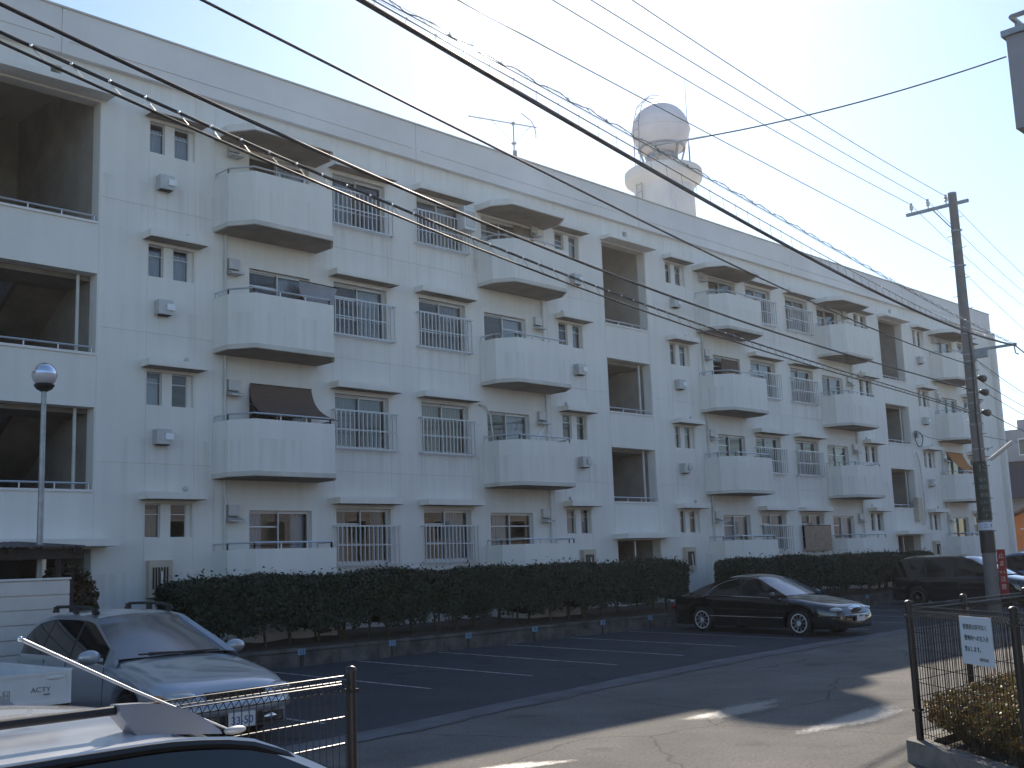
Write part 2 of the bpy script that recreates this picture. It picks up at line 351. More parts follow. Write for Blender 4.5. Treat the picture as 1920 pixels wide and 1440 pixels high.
# crack and dark drain gap along the gutter
mb = MB(); vs = []
cx = list(np.linspace(-2.5, 13, 90))
for i, x in enumerate(cx):
    y = guty(x)-.30+.05*math.sin(x*2.3)+.02*math.sin(x*7.7); h = .012+.02*abs(math.sin(x*1.3))+(.05 if 5.4 < x < 7.4 else 0)*abs(math.sin(x*5))
    vs += [(x, y-h, .005), (x, y+h, .005)]
mb.add(vs, [(2*i, 2*i+2, 2*i+3, 2*i+1) for i in range(len(cx)-1)])
tag(mb.build('road_seam', mat("tar_seam", (.03, .03, .03), .8)), kind='structure')
# painted stall lines
mb = MB()
for x, ya, yb in [(-1.2, -8.9, -3.0), (2.02, -7.27, -2.7), (4.18, -7.4, -2.7), (6.31, -7.5, -2.7), (8.35, -7.5, -2.7), (10.5, -7.35, -2.7), (12.72, -7.55, -2.7),
                  (15.9, -7.5, -2.7), (18.3, -7.4, -2.7), (20.6, -7.4, -2.7), (23, -7.4, -2.7), (25.4, -7.4, -2.7), (28.2, -7.4, -2.7), (31, -7.4, -2.7)]:
    ys = np.linspace(ya, yb, 12); vs = []
    for y in ys: vs += [(x-.032, y, lotz(x, y)+.004), (x+.032, y, lotz(x, y)+.004)]
    mb.add(vs, [(2*i, 2*i+1, 2*i+3, 2*i+2) for i in range(11)])
tag(mb.build('parking_lines', M['line']), kind='structure')
# pale dried residue patches on the road (irregular blots)
def blot_mat():
    m = mat("wet_asphalt", (.16, .16, .16), .34, bump=1, bscale=75, spec=1.0, coat=.6); m.node_tree.nodes['Principled BSDF'].inputs['Coat Roughness'].default_value = .28; nt = m.node_tree; b = nt.nodes['Principled BSDF']
    tc = nt.nodes.new('ShaderNodeTexCoord'); n = nt.nodes.new('ShaderNodeTexNoise'); n.inputs['Scale'].default_value = 13; n.inputs['Detail'].default_value = 12; n.inputs['Roughness'].default_value = .85
    nt.links.new(tc.outputs['Object'], n.inputs[0])
    at = nt.nodes.new('ShaderNodeAttribute'); at.attribute_name = 'cover'
    ma = nt.nodes.new('ShaderNodeMath'); ma.operation = 'MULTIPLY_ADD'; ma.inputs[1].default_value = 1.0
    nt.links.new(at.outputs['Fac'], ma.inputs[0]); nt.links.new(n.outputs[0], ma.inputs[2])
    r = nt.nodes.new('ShaderNodeValToRGB'); r.color_ramp.elements[0].position = .72; r.color_ramp.elements[1].position = 1.0
    r.color_ramp.elements[0].color = (0, 0, 0, 1); r.color_ramp.elements[1].color = (1, 1, 1, 1)
    nt.links.new(ma.outputs[0], r.inputs[0]); nt.links.new(r.outputs[0], b.inputs['Alpha']); return m
def blot(cx, cy, rx, ry, ang, seed, z=.006):
    random.seed(seed); n = 40; rings = 5; vs = [(0, 0)]; cov = [.58]; fs = []
    ph = [random.uniform(0, 6.28) for _ in range(5)]
    for k in range(1, rings+1):
        for j in range(n):
            a = 2*math.pi*j/n; rr = 1+.16*math.sin(2*a+ph[0])+.12*math.sin(3*a+ph[1])+.08*math.sin(5*a+ph[2])
            vs.append((rx*rr*k/rings*math.cos(a), ry*rr*k/rings*math.sin(a))); cov.append(.58*(1-(k/rings)**2))
    for j in range(n): fs.append((0, 1+j, 1+(j+1) % n))
    for k in range(rings-1):
        for j in range(n): o = 1+k*n; fs.append((o+j, o+n+j, o+n+(j+1) % n, o+(j+1) % n))
    c, s = math.cos(ang), math.sin(ang); mb = MB(); mb.add([(cx+x*c-y*s, cy+x*s+y*c, z) for x, y in vs], fs)
    o = mb.build('wet_patch', BLOT); at = o.data.attributes.new('cover', 'FLOAT', 'POINT'); at.data.foreach_set('value', cov)
    return tag(o, kind='structure')
BLOT = blot_mat()
blot(2.35, -14.25, 1.45, .42, .02, 1); blot(2.35, -12.68, 1.45, .40, .0, 2); blot(-2.2, -13.0, .8, .26, -.35, 3)
random.seed(11)

# ------------------------------------------------------------------ planting bed, curb wall
mb = MB()
xs = list(np.linspace(-12, 44, 113)); vs = []; fs = []
yy = [-2.52, -2.0, -1.3, -.6, .02]
for x in xs:
    for y in yy: vs.append((x, y, .47+(y+2.5)*.05+random.uniform(-.02, .03)))
for i in range(len(xs)-1):
    for j in range(4): fs.append((i*5+j, (i+1)*5+j, (i+1)*5+j+1, i*5+j+1))
mb.add(vs, fs); tag(mb.build('planting_bed_soil', M['soil']), kind='structure')
cw = thing('curb_wall', 'low dark concrete retaining wall holding up the hedge bed along the car park', 'wall', (0, -2.56, 0))
x = -12.0
mb = MB(); top = MB()
while x < 44:
    wd = random.uniform(.85, 1.0); j = random.uniform(-.006, .006)
    mb.box(x, x+wd-.012, -.06+j, .06, -.05, .40+random.uniform(-.008, .008)); x += wd
mb.build('block_face', M['curb'], cw)
top.box(-12, 44, -.075, .075, .412, .47); top.build('coping', M['curb'], cw)
for i, (x, lb) in enumerate([(2.9, 'small pale blue stall plate nearest the silver wagon, low on the curb wall'),
                             (5.12, 'small pale blue stall plate second from the silver wagon on the curb wall'),
                             (7.25, 'small pale blue stall plate third from the silver wagon on the curb wall'),
                             (9.35, 'small pale blue stall plate third behind the black sedan on the curb wall'),
                             (11.79, 'small pale blue stall plate second behind the black sedan on the curb wall'),
                             (13.7, 'small pale blue stall plate right behind the tail of the black sedan'),
                             (25.48, 'small pale blue stall plate under the far hedge before the dark van')]):
    p = thing('stall_plate', lb, 'stall plate', (x, -2.645, .40), 0, 'numbered stall plates on the curb wall')
    b = MB(); b.box(-.085, .085, -.006, .006, -.055, .055); b.build('plate', M['bluewhite'], p)
    b = MB(); b.box(-.015, .015, .007, .02, -.3, .05); b.build('stake', M['trimblack'], p)
    text('%d' % (12-i if i < 6 else 3), .11, M['ink'], p, frame_mtx((0, -.009, 0), (1, 0, 0), (0, 0, 1)), 'number')

# ------------------------------------------------------------------ foliage
def leaf_cloud(name, pts, nrm, size, m, parent, jit=.9):
    n = len(pts); pts = np.asarray(pts); nrm = np.asarray(nrm)
    d = nrm+rng.normal(0, jit, (n, 3)); d /= np.linalg.norm(d, axis=1)[:, None]+1e-9
    a = np.cross(d, rng.normal(0, 1, (n, 3))); a /= np.linalg.norm(a, axis=1)[:, None]+1e-9; b = np.cross(d, a)
    s = size*rng.uniform(.6, 1.3, (n, 1)); l = s*rng.uniform(.35, .6, (n, 1))
    V = np.stack([pts-a*s, pts-b*l, pts+a*s, pts+b*l], 1).reshape(-1, 3)
    me = bpy.data.meshes.new(name); me.vertices.add(4*n); me.vertices.foreach_set('co', V.ravel().astype(np.float32))
    me.loops.add(4*n); me.loops.foreach_set('vertex_index', np.arange(4*n, dtype=np.int32))
    me.polygons.add(n); me.polygons.foreach_set('loop_start', np.arange(0, 4*n, 4, dtype=np.int32))
    me.update(calc_edges=True); me.materials.append(m)
    o = bpy.data.objects.new(name, me); COL.objects.link(o); o.parent = parent; return o
def lump(x, y, z, s=1.0):
    return (np.sin(x*2.1*s+1)+np.sin(x*4.7*s+y*3+2)*.6+np.sin(z*5*s+x*1.3)*.5+np.sin(x*9.3*s+z*4)*.35)
def hedge(x0, x1, yc, hw, z0, z1, n, label):
    h = thing('hedge', label, 'hedge', ((x0+x1)/2, yc, z0-.5)); X0 = -(x1-x0)/2; X1 = -X0; zb = .5
    H = z1-z0
    core = MB(); nx = int((x1-x0)/.25); vs = []; fs = []
    ring = [(-1, 0), (-1, .5), (-.9, .93), (0, 1), (.9, .93), (1, .5), (1, 0), (0, -.02)]
    for i in range(nx+1):
        x = X0+.12+(X1-X0-.24)*i/nx; e = 1-max(0, (abs(x)-(X1-.45))/.45)*.35
        for a, c in ring:
            k = .82+.05*lump(x, a, c)*.4; low = .16+.1*math.sin(x*3.1)+.06*math.sin(x*7.3) if c <= 0 else 0
            vs.append((x, a*hw*k*e, zb+low+(c*(H*.93)*(e if c > .6 else 1))*.97+random.uniform(-.02, .02)))
    m = len(ring)
    for i in range(nx):
        for j in range(m): fs.append((i*m+j, (i+1)*m+j, (i+1)*m+(j+1) % m, i*m+(j+1) % m))
    fs.append(tuple(range(m))); fs.append(tuple(nx*m+j for j in range(m))[::-1]); core.add(vs, fs); core.build('inner_branches', M['twig'], h)
    # leaves on front, top, back and ends
    u = rng.uniform(0, 1, n); x = rng.uniform(X0, X1, n); y = np.zeros(n); z = np.zeros(n); N = np.zeros((n, 3))
    fr = u < .52; tp = (u >= .52) & (u < .82); bk = (u >= .82) & (u < .92); en = u >= .92
    zr = rng.uniform(-.04, 1, n)
    y[fr] = -hw; z[fr] = zr[fr]*H; N[fr] = (0, -1, .2)
    y[bk] = hw; z[bk] = zr[bk]*H; N[bk] = (0, 1, .2)
    y[tp] = rng.uniform(-hw, hw, tp.sum()); z[tp] = H; N[tp] = (0, 0, 1)
    x[en] = np.where(rng.uniform(0, 1, en.sum()) < .5, X0, X1); y[en] = rng.uniform(-hw, hw, en.sum()); z[en] = zr[en]*H; N[en, 0] = np.sign(x[en])
    d = lump(x, y, z)*.035+rng.normal(0, .035, n)-.02
    endf = np.clip((np.abs(x)-(X1-.4))/.4, 0, 1)
    y = y*(1-.3*endf**2); z = z-.12*endf**2*(z > .5*H)
    corner = np.clip((z/H-.85)/.15, 0, 1)*np.clip((np.abs(y)/hw-.7)/.3, 0, 1); z = z-.06*corner
    P = np.stack([x, y, z+zb], 1)+N*d[:, None]
    spr = rng.uniform(0, 1, n) < .012; P[spr, 2] += rng.uniform(.03, .20, spr.sum())*(P[spr, 2] > zb+.8*H)
    # ragged lower skirt: lumps hang between the trunks
    low = .06+.10*np.sin(x*3.1)+.09*np.sin(x*7.3+1)+.06*np.sin(x*17+2)+rng.normal(0, .05, len(x)); keep = P[:, 2] > zb+low*(P[:, 2] < zb+.5)
    P = P[keep]; N = N[keep]
    leaf_cloud('foliage', P, N, .042, M['hedge'], h)
    x = X0+.3
    while x < X1-.2:
        t = MB(); by = random.uniform(-.08, .08); k = random.choice((1, 2, 2, 3))
        for _ in range(k):
            dx = random.uniform(-.16, .16); t.tube([(x, by, 0), (x+dx*.4, by+random.uniform(-.05, .05), .3), (x+dx, by+random.uniform(-.1, .1), .95)], .034, 6, r1=.018)
        t.build('trunk', M['bark'], h); x += random.uniform(.55, .75)
    return h
hedge(.45, 16.0, -1.95, .5, .76, 1.80, 80000, 'long clipped dark hedge with bare lower trunks between the silver wagon and the black sedan')
hedge(18.25, 31.5, -1.95, .5, .76, 1.76, 50000, 'farther clipped dark hedge behind the black sedan and dark van')

def bush(x, y, z, rx, rz, n, m, name, label, size=.05, cat='bush'):
    h = thing(name, label, cat, (x, y, z))
    d = rng.normal(0, 1, (n, 3)); d /= np.linalg.norm(d, axis=1)[:, None]; rr = rng.uniform(.55, 1, n)**.5
    rr *= 1+.10*lump(d[:, 0]*2, d[:, 1]*2, d[:, 2]*2)
    P = d*rr[:, None]*np.array([rx, rx, rz])+np.array([0, 0, rz+.12]); P[:, 2] = np.maximum(P[:, 2], .05)
    leaf_cloud('foliage', P, d, size, m, h)
    t = MB()
    for k in range(7):
        a = k*.9; t.tube([(0, 0, 0), (.12*math.cos(a), .12*math.sin(a), rz*.6), (rx*.6*math.cos(a), rx*.6*math.sin(a), rz*1.4)], .03, 5, r1=.01)
    t.build('stem', M['bark'], h); return h
bush(-1.5, -2.15, .45, .62, .78, 6500, M['bushleaf'], 'bush', 'rounded bush with reddish leaves beside the dark timber shelter', .05)

# ------------------------------------------------------------------ apartment block
H = 2.65; P_ = 17.85
bld = thing('apartment_block', 'long four-storey off-white apartment block with projecting balconies', 'apartment block', (20, 0, .5))
BO = Vector((20, 0, .5))
class LB(MB):     # local builder: world coordinates in, building-local out
    def build(s, name, m, parent=None, smooth=None, off=None):
        s.v = [(a-BO.x, b-BO.y, c-BO.z) for a, b, c in s.v]
        return super().build(name, m, parent if parent is not None else bld, smooth)
X_L, X_R, DEPTH = -13.0, 45.28, 8.2
bays = [(0.0, 1), (15.76, -1), (17.85, 1), (17.85+15.76, -1), (35.7, 1), (-2.09, -1)]
# each half-bay: x = x0 + s*u, with u measured from a stair core edge
KK = range(4)
holes = []    # x0,x1,z0,z1,depth,back
wins = []     # type, x0,x1,z0,z1,k,s
for (x0, s) in bays:
    for k in KK:
        dz = k*H
        def X(a, b): return tuple(sorted((x0+s*a, x0+s*b)))
        a, b = X(1.08, 2.12); holes.append((a, b, 2.66+dz, 3.34+dz, .16)); wins.append(('A', a, b, 2.66+dz, 3.34+dz, k, s, x0))
        a, b = X(3.47, 5.08); holes.append((a, b, 1.42+dz, 3.22+dz, .16)); wins.append(('B', a, b, 1.42+dz, 3.22+dz, k, s, x0))
        if not (x0 == 35.7 and False):
            a, b = X(5.76, 7.36); holes.append((a, b, 2.04+dz, 3.28+dz, .2)); wins.append(('C', a, b, 2.04+dz, 3.28+dz, k, s, x0))
cores = [(-2.09, 0.0), (15.76, 17.85), (33.61, 35.7)]
SILL = [None, 3.587, 6.237, 8.887]; STOP = [2.46, 5.17, 7.83, 11.38]
for c0, c1 in cores:
    holes.append((c0+.06, c1-.0, .6, 2.46, .3))
    for k in (1, 2, 3): holes.append((c0+.0, c1-.0, SILL[k], STOP[k], .3))
    holes.append((c0+1.05, c0+1.27, 11.68, 11.9, .3))
xb = {X_L, X_R}; zb_ = {.45, 12.2}
for h in holes: xb |= {h[0], h[1]}; zb_ |= {h[2], h[3]}
jv = []; jh = [4.12, 6.77, 9.42]; JW = .018
for (x0, s) in bays:
    for u in (1.06, 2.14, 2.6, 5.70, 7.40): jv.append(x0+s*u)
for c0, c1 in cores: jv += [c0-.02, c1+.02]
jv = [j for j in jv if X_L+.1 < j < X_R-.1]
for j in jv: xb |= {j-JW/2, j+JW/2}
for j in jh: zb_ |= {j-JW/2, j+JW/2}
def uniq(s):
    o = []
    for v in sorted(s):
        if not o or v-o[-1] > 2e-3: o.append(v)
    return o
xb = uniq(xb); zb_ = uniq(zb_)
def celld(xm, zm):
    for h in holes:
        if h[0] < xm < h[1] and h[2] < zm < h[3]: return -h[4]
    for j in jh:
        if abs(zm-j) < JW/2: return .012
    for j in jv:
        if abs(xm-j) < JW/2: return .008
    return 0.
nx, nz = len(xb)-1, len(zb_)-1
D = [[celld((xb[i]+xb[i+1])/2, (zb_[j]+zb_[j+1])/2) for j in range(nz)] for i in range(nx)]
wb = LB()
for i in range(nx):
    for j in range(nz):
        d = D[i][j]; x0, x1, z0, z1 = xb[i], xb[i+1], zb_[j], zb_[j+1]
        if d >= 0: wb.add([(x0,d,z0),(x1,d,z0),(x1,d,z1),(x0,d,z1)], [(0,1,2,3)])
        if i+1 < nx and abs(D[i+1][j]) != abs(d):
            a, b = abs(d), abs(D[i+1][j]); wb.add([(x1,a,z0),(x1,b,z0),(x1,b,z1),(x1,a,z1)], [(0,1,2,3)])
        if j+1 < nz and abs(D[i][j+1]) != abs(d):
            a, b = abs(d), abs(D[i][j+1]); wb.add([(x0,a,z1),(x1,a,z1),(x1,b,z1),(x0,b,z1)], [(0,1,2,3)])
wb.build('wall', M['wall'])
# end walls, back wall, floors inside, stair shafts
g = LB()
g.box(X_L, X_L+.2, .001, DEPTH, .4, 12.2); g.box(X_R-.2, X_R, .001, DEPTH, .4, 12.2)
g.box(X_L+.2, X_R-.2, DEPTH-.2, DEPTH, .4, 12.2); g.build('rear_and_end_walls', M['wall'])
g = LB(); g.box(X_L, X_R, .0, DEPTH, 12.2, 12.4)
g.build('roof', M['soffit'])
g = LB()
for k in range(5):
    zf = .9+k*H if k < 4 else 12.05
    xs0 = X_L+.2
    for c0, c1 in cores+[(X_R-.2, X_R)]:
        g.box(xs0, c0-.15, .32, DEPTH-.2, zf, zf+.12); xs0 = c1+.15
for c0, c1 in cores:
    g.box(c0-.149, c0-.001, .31, DEPTH-.2, .4, 12.19); g.box(c1+.001, c1+.149, .31, DEPTH-.2, .4, 12.19)
    g.box(c0, c1, 4.0, 4.12, .4, 12.19)
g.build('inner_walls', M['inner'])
for c0, c1 in cores:
    g = LB()
    for k in (1, 2, 3):
        zl = SILL[k]-1.02
        g.box(c0+.005, c1-.005, .305, 1.3, zl-.14, zl)                                   # half landing
        xm = (c0+c1)/2
        for (xa, xb2, za, ze) in ((c0+.006, xm-.03, zl, zl+1.32), (xm+.03, c1-.006, zl, zl-1.32)):
            g.add([(xa,1.3,za-.14),(xb2,1.3,za-.14),(xb2,3.7,ze-.14),(xa,3.7,ze-.14),(xa,1.3,za+.03),(xb2,1.3,za+.03),(xb2,3.7,ze+.03),(xa,3.7,ze+.03)],
                  [(0,3,2,1),(4,5,6,7),(0,1,5,4),(1,2,6,5),(2,3,7,6),(3,0,4,7)])
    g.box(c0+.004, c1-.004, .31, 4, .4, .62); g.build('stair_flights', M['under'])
# stair openings: sill rail, pipe, top canopy, entrance canopy
def rail_posts(b, pts, z, r=.022, step=.62, h=.12):
    b.tube([(p[0], p[1], z+h) for p in pts], r, 6)
    for i in range(len(pts)-1):
        a = Vector((*pts[i], 0)); c = Vector((*pts[i+1], 0)); L = (c-a).length; n = max(1, int(L/step))
        for q in range(n+1):
            p = a+(c-a)*(q/n); b.box(p.x-.012, p.x+.012, p.y-.012, p.y+.012, z, z+h)
for c0, c1 in cores:
    for k in (1, 2, 3):
        b = LB(); rail_posts(b, [(c0+.06, .07), (c1-.06, .07)], SILL[k]+.002, .02); b.build('stair_rail', M['alu'])
        b = LB(); b.box(c0-.0+.004, c1-.004, -.03, .31, SILL[k]-.05, SILL[k]-.001); b.build('stair_sill', M['beam'])
    for (za, zb2) in ((2.6, 5.15), (5.25, 7.8)):
        b = LB(); b.tube([(c1-.27, .26, za+.98), (c1-.27, .26, zb2+.02)], .035, 8); b.build('downpipe', M['pipe'])
    b = LB(); b.box(c0-.08, c1+.12, -.42, -.003, 11.42, 11.54); b.build('stair_canopy', M['wall'])
    b = LB(); b.box(c0-.12, c1+.3, -.55, -.003, 2.5, 2.64); b.build('entrance_canopy', M['wall'])
    b = LB(); b.box(c0+.3, c1-.95, .9, .96, .62, 2.4); dr = b.build('notice_board', M['pane_back'])
    b = LB(); b.box(c1-.75, c1-.68, .4, .46, .62, 2.46); b.build('entrance_post', M['alu'])
# parapet band with joints and the long groove above its lower edge
JX = [-10.06, -.90, 8.30, 17.47, 26.65, 35.8, 44.9]
g = LB(); Y0 = -.14
segs = []
for a, b2 in zip([X_L]+JX, JX+[X_R+.02]):
    segs.append((a+.012, b2-.012))
for a, b2 in segs:
    if b2-a < .05: continue
    g.box(a, b2, Y0, .12, 12.40, 13.06)                  # upper band
    g.box(a, b2, Y0, .0, 12.12, 12.365)                  # lower lip
    g.box(a, min(a+.14, b2), Y0+.001, .1, 12.3649, 12.4001); g.box(max(b2-.14, a), b2, Y0+.001, .1, 12.3649, 12.4001)
    g.box(a, b2, Y0+.035, .1, 12.36, 12.405)
g.box(X_L, X_R, Y0+.02, .11, 12.14, 13.03); g.build('parapet', M['beam'])
g = LB(); g.box(X_L, X_R+.03, Y0-.03, .16, 13.061, 13.10); g.build('parapet_cap', M['soffit'])
g = LB(); g.box(X_R-.2, X_R+.02, -.32, -.004, .45, 12.1); g.box(43.2, X_R-.21, -.09, -.003, .45, 12.1)
g.build('corner_pilaster', M['wall'])

BP = [(2.58, 0), (2.58, -.58), (2.93, -1.06), (4.94, -1.06), (5.28, -.58), (5.28, 0)]
def bpoly(x0, s, inset=0, grow=0):
    cxm = 3.93; out = []
    for u, v in BP:
        uu = cxm+(u-cxm)*(1-inset/1.35+grow/1.35); vv = v*(1-inset/1.06+grow/1.06) if v else v
        out.append((x0+s*uu, vv))
    return out
def balcony(x0, s, k):
    dz = k*H; root = None
    zt = 2.38+dz; zbm = 1.21+dz if k else .45
    outer = bpoly(x0, s); inner = bpoly(x0, s, .10)
    b = LB(); n = len(outer)
    # parapet wall: outer skin, inner skin, top
    zlow = zbm+.10 if k else zbm
    for i in range(n-1):
        o0, o1, i0, i1 = outer[i], outer[i+1], inner[i], inner[i+1]
        b.add([(o0[0],o0[1]-.004,zlow),(o1[0],o1[1]-.004,zlow),(o1[0],o1[1]-.004,zt),(o0[0],o0[1]-.004,zt),
               (i0[0],i0[1],zlow+.1),(i1[0],i1[1],zlow+.1),(i1[0],i1[1],zt),(i0[0],i0[1],zt)],
              [(0,1,2,3),(4,7,6,5),(3,2,6,7)])
    root = b.build('balcony', M['wall'])
    if k:
        b = LB(); b.prism(bpoly(x0, s, 0, .015), zbm, zbm+.10)
        b.v = [(p[0], min(p[1], -.003), p[2]) for p in b.v]; b.build('slab', M['soffit'], root)
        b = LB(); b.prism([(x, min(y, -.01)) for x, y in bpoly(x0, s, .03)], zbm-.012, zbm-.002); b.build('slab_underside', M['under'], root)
    b = LB(); rail_posts(b, [(x, min(y+.05, -.02)) for x, y in bpoly(x0, s, .05)], zt, .021, .62, .13); b.build('railing', M['alu'], root)
    for o in root.children: pass
    # drain pipe and hood
    if k:
        b = LB(); u = 2.84; b.tube([(x0+s*u, -.06, zbm-.02), (x0+s*u, -.06, max(zbm-1.1-.7, .6))], .03, 8); b.build('drain_pipe', M['pipe'])
    return root
def hood(x0, s, k):
    dz = k*H; a = x0+s*2.91; c = x0+s*3.17; b = LB()
    b.box(a, c, -.10, -.003, 3.10+dz, 3.33+dz)
    z = 3.10+dz
    b.add([(min(a,c)-.01,-.003,z),(max(a,c)+.01,-.003,z),(max(a,c)+.03,-.26,z-.10),(min(a,c)-.03,-.26,z-.10),
           (min(a,c)-.01,-.003,z-.12),(max(a,c)+.01,-.003,z-.12),(max(a,c)+.03,-.26,z-.13),(min(a,c)-.03,-.26,z-.13)],
          [(0,3,2,1)[::-1],(4,5,6,7)[::-1],(0,1,5,4),(1,2,6,5),(2,3,7,6),(3,0,4,7)])
    b.build('vent_hood', M['duct'])
def ventbox(x0, s, k):
    dz = k*H; a, c = sorted((x0+s*1.22, x0+s*1.54)); b = LB()
    b.box(a, c, -.20, -.003, 1.86+dz, 2.16+dz); r = b.build('vent_box', M['duct'])
    b = LB(); b.box(a+.17, c+.03, -.235, -.203, 1.95+dz, 2.08+dz); b.build('vent_cover', random.choice((M['duct_white'], M['duct_white'], M['duct'])), r)
    b = LB(); b.box(a+.04, c-.04, -.18, -.05, 1.84+dz, 1.858+dz); b.build('outlet', M['dark'], r)
def louvre(x0, s):
    a, c = sorted((x0+s*1.12, x0+s*1.62)); b = LB()
    b.box(a, c, -.14, -.003, 1.5, 2.22); r = b.build('boiler_box', M['boxbeige'])
    b = LB()
    for i in range(6): b.box(a+.07+i*.06, a+.10+i*.06, -.155, -.142, 1.66, 2.08)
    b.build('louvre', M['trimblack'], r)
    b = LB(); b.tube([(a+.25, -.17, 2.0), (a+.25, -.2, 1.45)], .02, 6); b.build('flue', M['alu'], r)
def awning(a, c, zt, proj=.34, ex=.12):
    b = LB(); b.box(a-ex, c+ex, -proj, -.003, zt, zt+.14); aw = b.build('awning', M['wall'])
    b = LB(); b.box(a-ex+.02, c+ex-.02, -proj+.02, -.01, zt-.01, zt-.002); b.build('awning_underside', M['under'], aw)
def curtain(b, xa, xc, y, z0, z1, amp=.012, per=.09):
    n = max(4, int((xc-xa)/.03)); vs = []
    for i in range(n+1):
        x = xa+(xc-xa)*i/n; yy = y+amp*math.sin(x/per*6.28)
        vs += [(x, yy, z0), (x, yy, z1)]
    b.add(vs, [(2*i, 2*i+2, 2*i+3, 2*i+1) for i in range(n)])
def window(t, a, c, z0, z1, k, s, x0):
    yf = .12 if t != 'C' else .15
    fb = LB(); fw = .028
    def sash(xa, xc, za, zc, y, transom=False, fw=.024):
        fb.box(xa, xa+fw, y, y+.03, za, zc); fb.box(xc-fw, xc, y, y+.03, za, zc)
        fb.box(xa+fw, xc-fw, y, y+.03, za, za+fw); fb.box(xa+fw, xc-fw, y, y+.03, zc-fw, zc)
        if transom: fb.box(xa+fw, xc-fw, y+.002, y+.028, zc-.32, zc-.29)
    gl = LB(); cu = LB(); cm = random.choice(('curtain_a', 'curtain_a', 'curtain_b', 'curtain_c'))
    if t == 'A':
        w1 = .37; parts = [(a, a+w1), (c-.08-w1, c-.08)] if s > 0 else [(a+.08, a+.08+w1), (c-w1, c)]
        pb = LB(); mid0, mid1 = parts[0][1], parts[1][0]; pb.box(mid0, mid1, .06, .16, z0, z1)
        oth = (parts[1][1], c) if s > 0 else (a, parts[0][0])
        qb = LB(); qb.box(oth[0], oth[1], .10, .16, z0, z1)
        for xa, xc in parts:
            sash(xa, xc, z0, z1, yf, False, .02); fb.box(xa+.02, xc-.02, yf, yf+.03, z0+.46, z0+.475)
            gl.add([(xa+.02, yf+.014, z0+.02), (xc-.02, yf+.014, z0+.02), (xc-.02, yf+.014, z1-.02), (xa+.02, yf+.014, z1-.02)], [(0, 1, 2, 3)])
            if random.random() < .55: curtain(cu, xa, xc, yf+.1, z0, z1-.1)
        r = fb.build('window', M['frame']); pb.build('middle_panel', M['wall'], r); qb.build('side_panel', M['wall'], r)
    else:
        fb.box(a, c, yf-.02, yf+.07, z1-.035, z1-.001); fb.box(a, c, yf-.03, yf+.07, z0+.001, z0+.03)
        fb.box(a+.001, a+.03, yf-.02, yf+.07, z0+.03, z1-.035); fb.box(c-.03, c-.001, yf-.02, yf+.07, z0+.03, z1-.035)
        m = (a+c)/2; A, C2 = a+.03, c-.03; zz0, zz1 = z0+.03, z1-.035
        sash(A, m+.02, zz0, zz1, yf+.03, random.random() < .75); sash(m-.02, C2, zz0, zz1, yf-.012, random.random() < .2)
        if t == 'C': fb.box(A, C2, yf+.012, yf+.018, z0+.42, z0+.45)
        gl.add([(A+.02, yf+.045, zz0), (m, yf+.045, zz0), (m, yf+.045, zz1), (A+.02, yf+.045, zz1)], [(0, 1, 2, 3)])
        gl.add([(m, yf+.003, zz0), (C2-.02, yf+.003, zz0), (C2-.02, yf+.003, zz1), (m, yf+.003, zz1)], [(0, 1, 2, 3)])
        q = random.random()
        if q < .5: curtain(cu, m+.02, c-.05, yf+.14, z0+.02, z1-.05)
        elif q < .68: curtain(cu, a+.05, c-.05, yf+.14, z0+.02, z1-.05)
        elif q < .84: curtain(cu, a+.05, a+.45, yf+.14, z0+.02, z1-.05); curtain(cu, c-.4, c-.05, yf+.14, z0+.02, z1-.05)
        else: curtain(cu, a+.3, m, yf+.16, z0+.02, z1-.05)
        r = fb.build('window', M['frame'])
    gl.build('glass_panes', M['glass'], r)
    if cu.v: cu.build('curtain', M[cm], r)
    if t == 'C':   # guard rail grille in front
        g = LB(); ga, gc = a-.07, c+.12 if s > 0 else c+.07
        if s < 0: ga = a-.07
        zt, zl = z0+.84, z0-.03
        for z in (zt, zl): g.box(ga-.05, gc+.05, -.155, -.125, z-.018, z+.018)
        g.box(ga, gc, -.148, -.132, (zt+zl)/2-.012, (zt+zl)/2+.012)
        nb = 14
        for i in range(nb+1):
            x = ga+(gc-ga)*i/nb; g.box(x-.011, x+.011, -.151, -.129, zl+.019, zt-.019)
        for z in (zt, zl):
            for x in (ga-.04, gc+.04): g.box(x-.012, x+.012, -.124, -.003, z-.012, z+.012)
        g.build('guard_rail', M['rail'])
        awning(a, c, z1+.10, .34, .15)
    if t == 'A': awning(a, c, z1+.07, .36, .14)
for wv in wins: window(*wv)
for (x0, s) in bays:
    for k in KK:
        balcony(x0, s, k); hood(x0, s, k)
        b = LB(); cx = x0+s*1.95; zc = 3.64+k*H
        if k < 3: b.lathe([(.001, 0), (.05, 0), (.055, .03), (.03, .05)], (0, 0, 0), 10, 'y'); b.v = [(p[0]+cx, -p[1]-.003, p[2]+zc) for p in b.v]; b.build('air_outlet', M['duct'])
        if k: ventbox(x0, s, k)
    louvre(x0, s)
    # hexagonal top canopy above the top balcony, merging with the window awnings
    b = LB(); b.prism([(x, y) for x, y in bpoly(x0, s, 0, .03)], 11.24, 11.40); b.v = [(p[0], min(p[1], -.003), p[2]) for p in b.v]
    cn = b.build('balcony_canopy', M['wall'])
    b = LB(); b.prism([(x, min(y, -.01)) for x, y in bpoly(x0, s, .02)], 11.228, 11.238); b.build('canopy_underside', M['under'], cn)

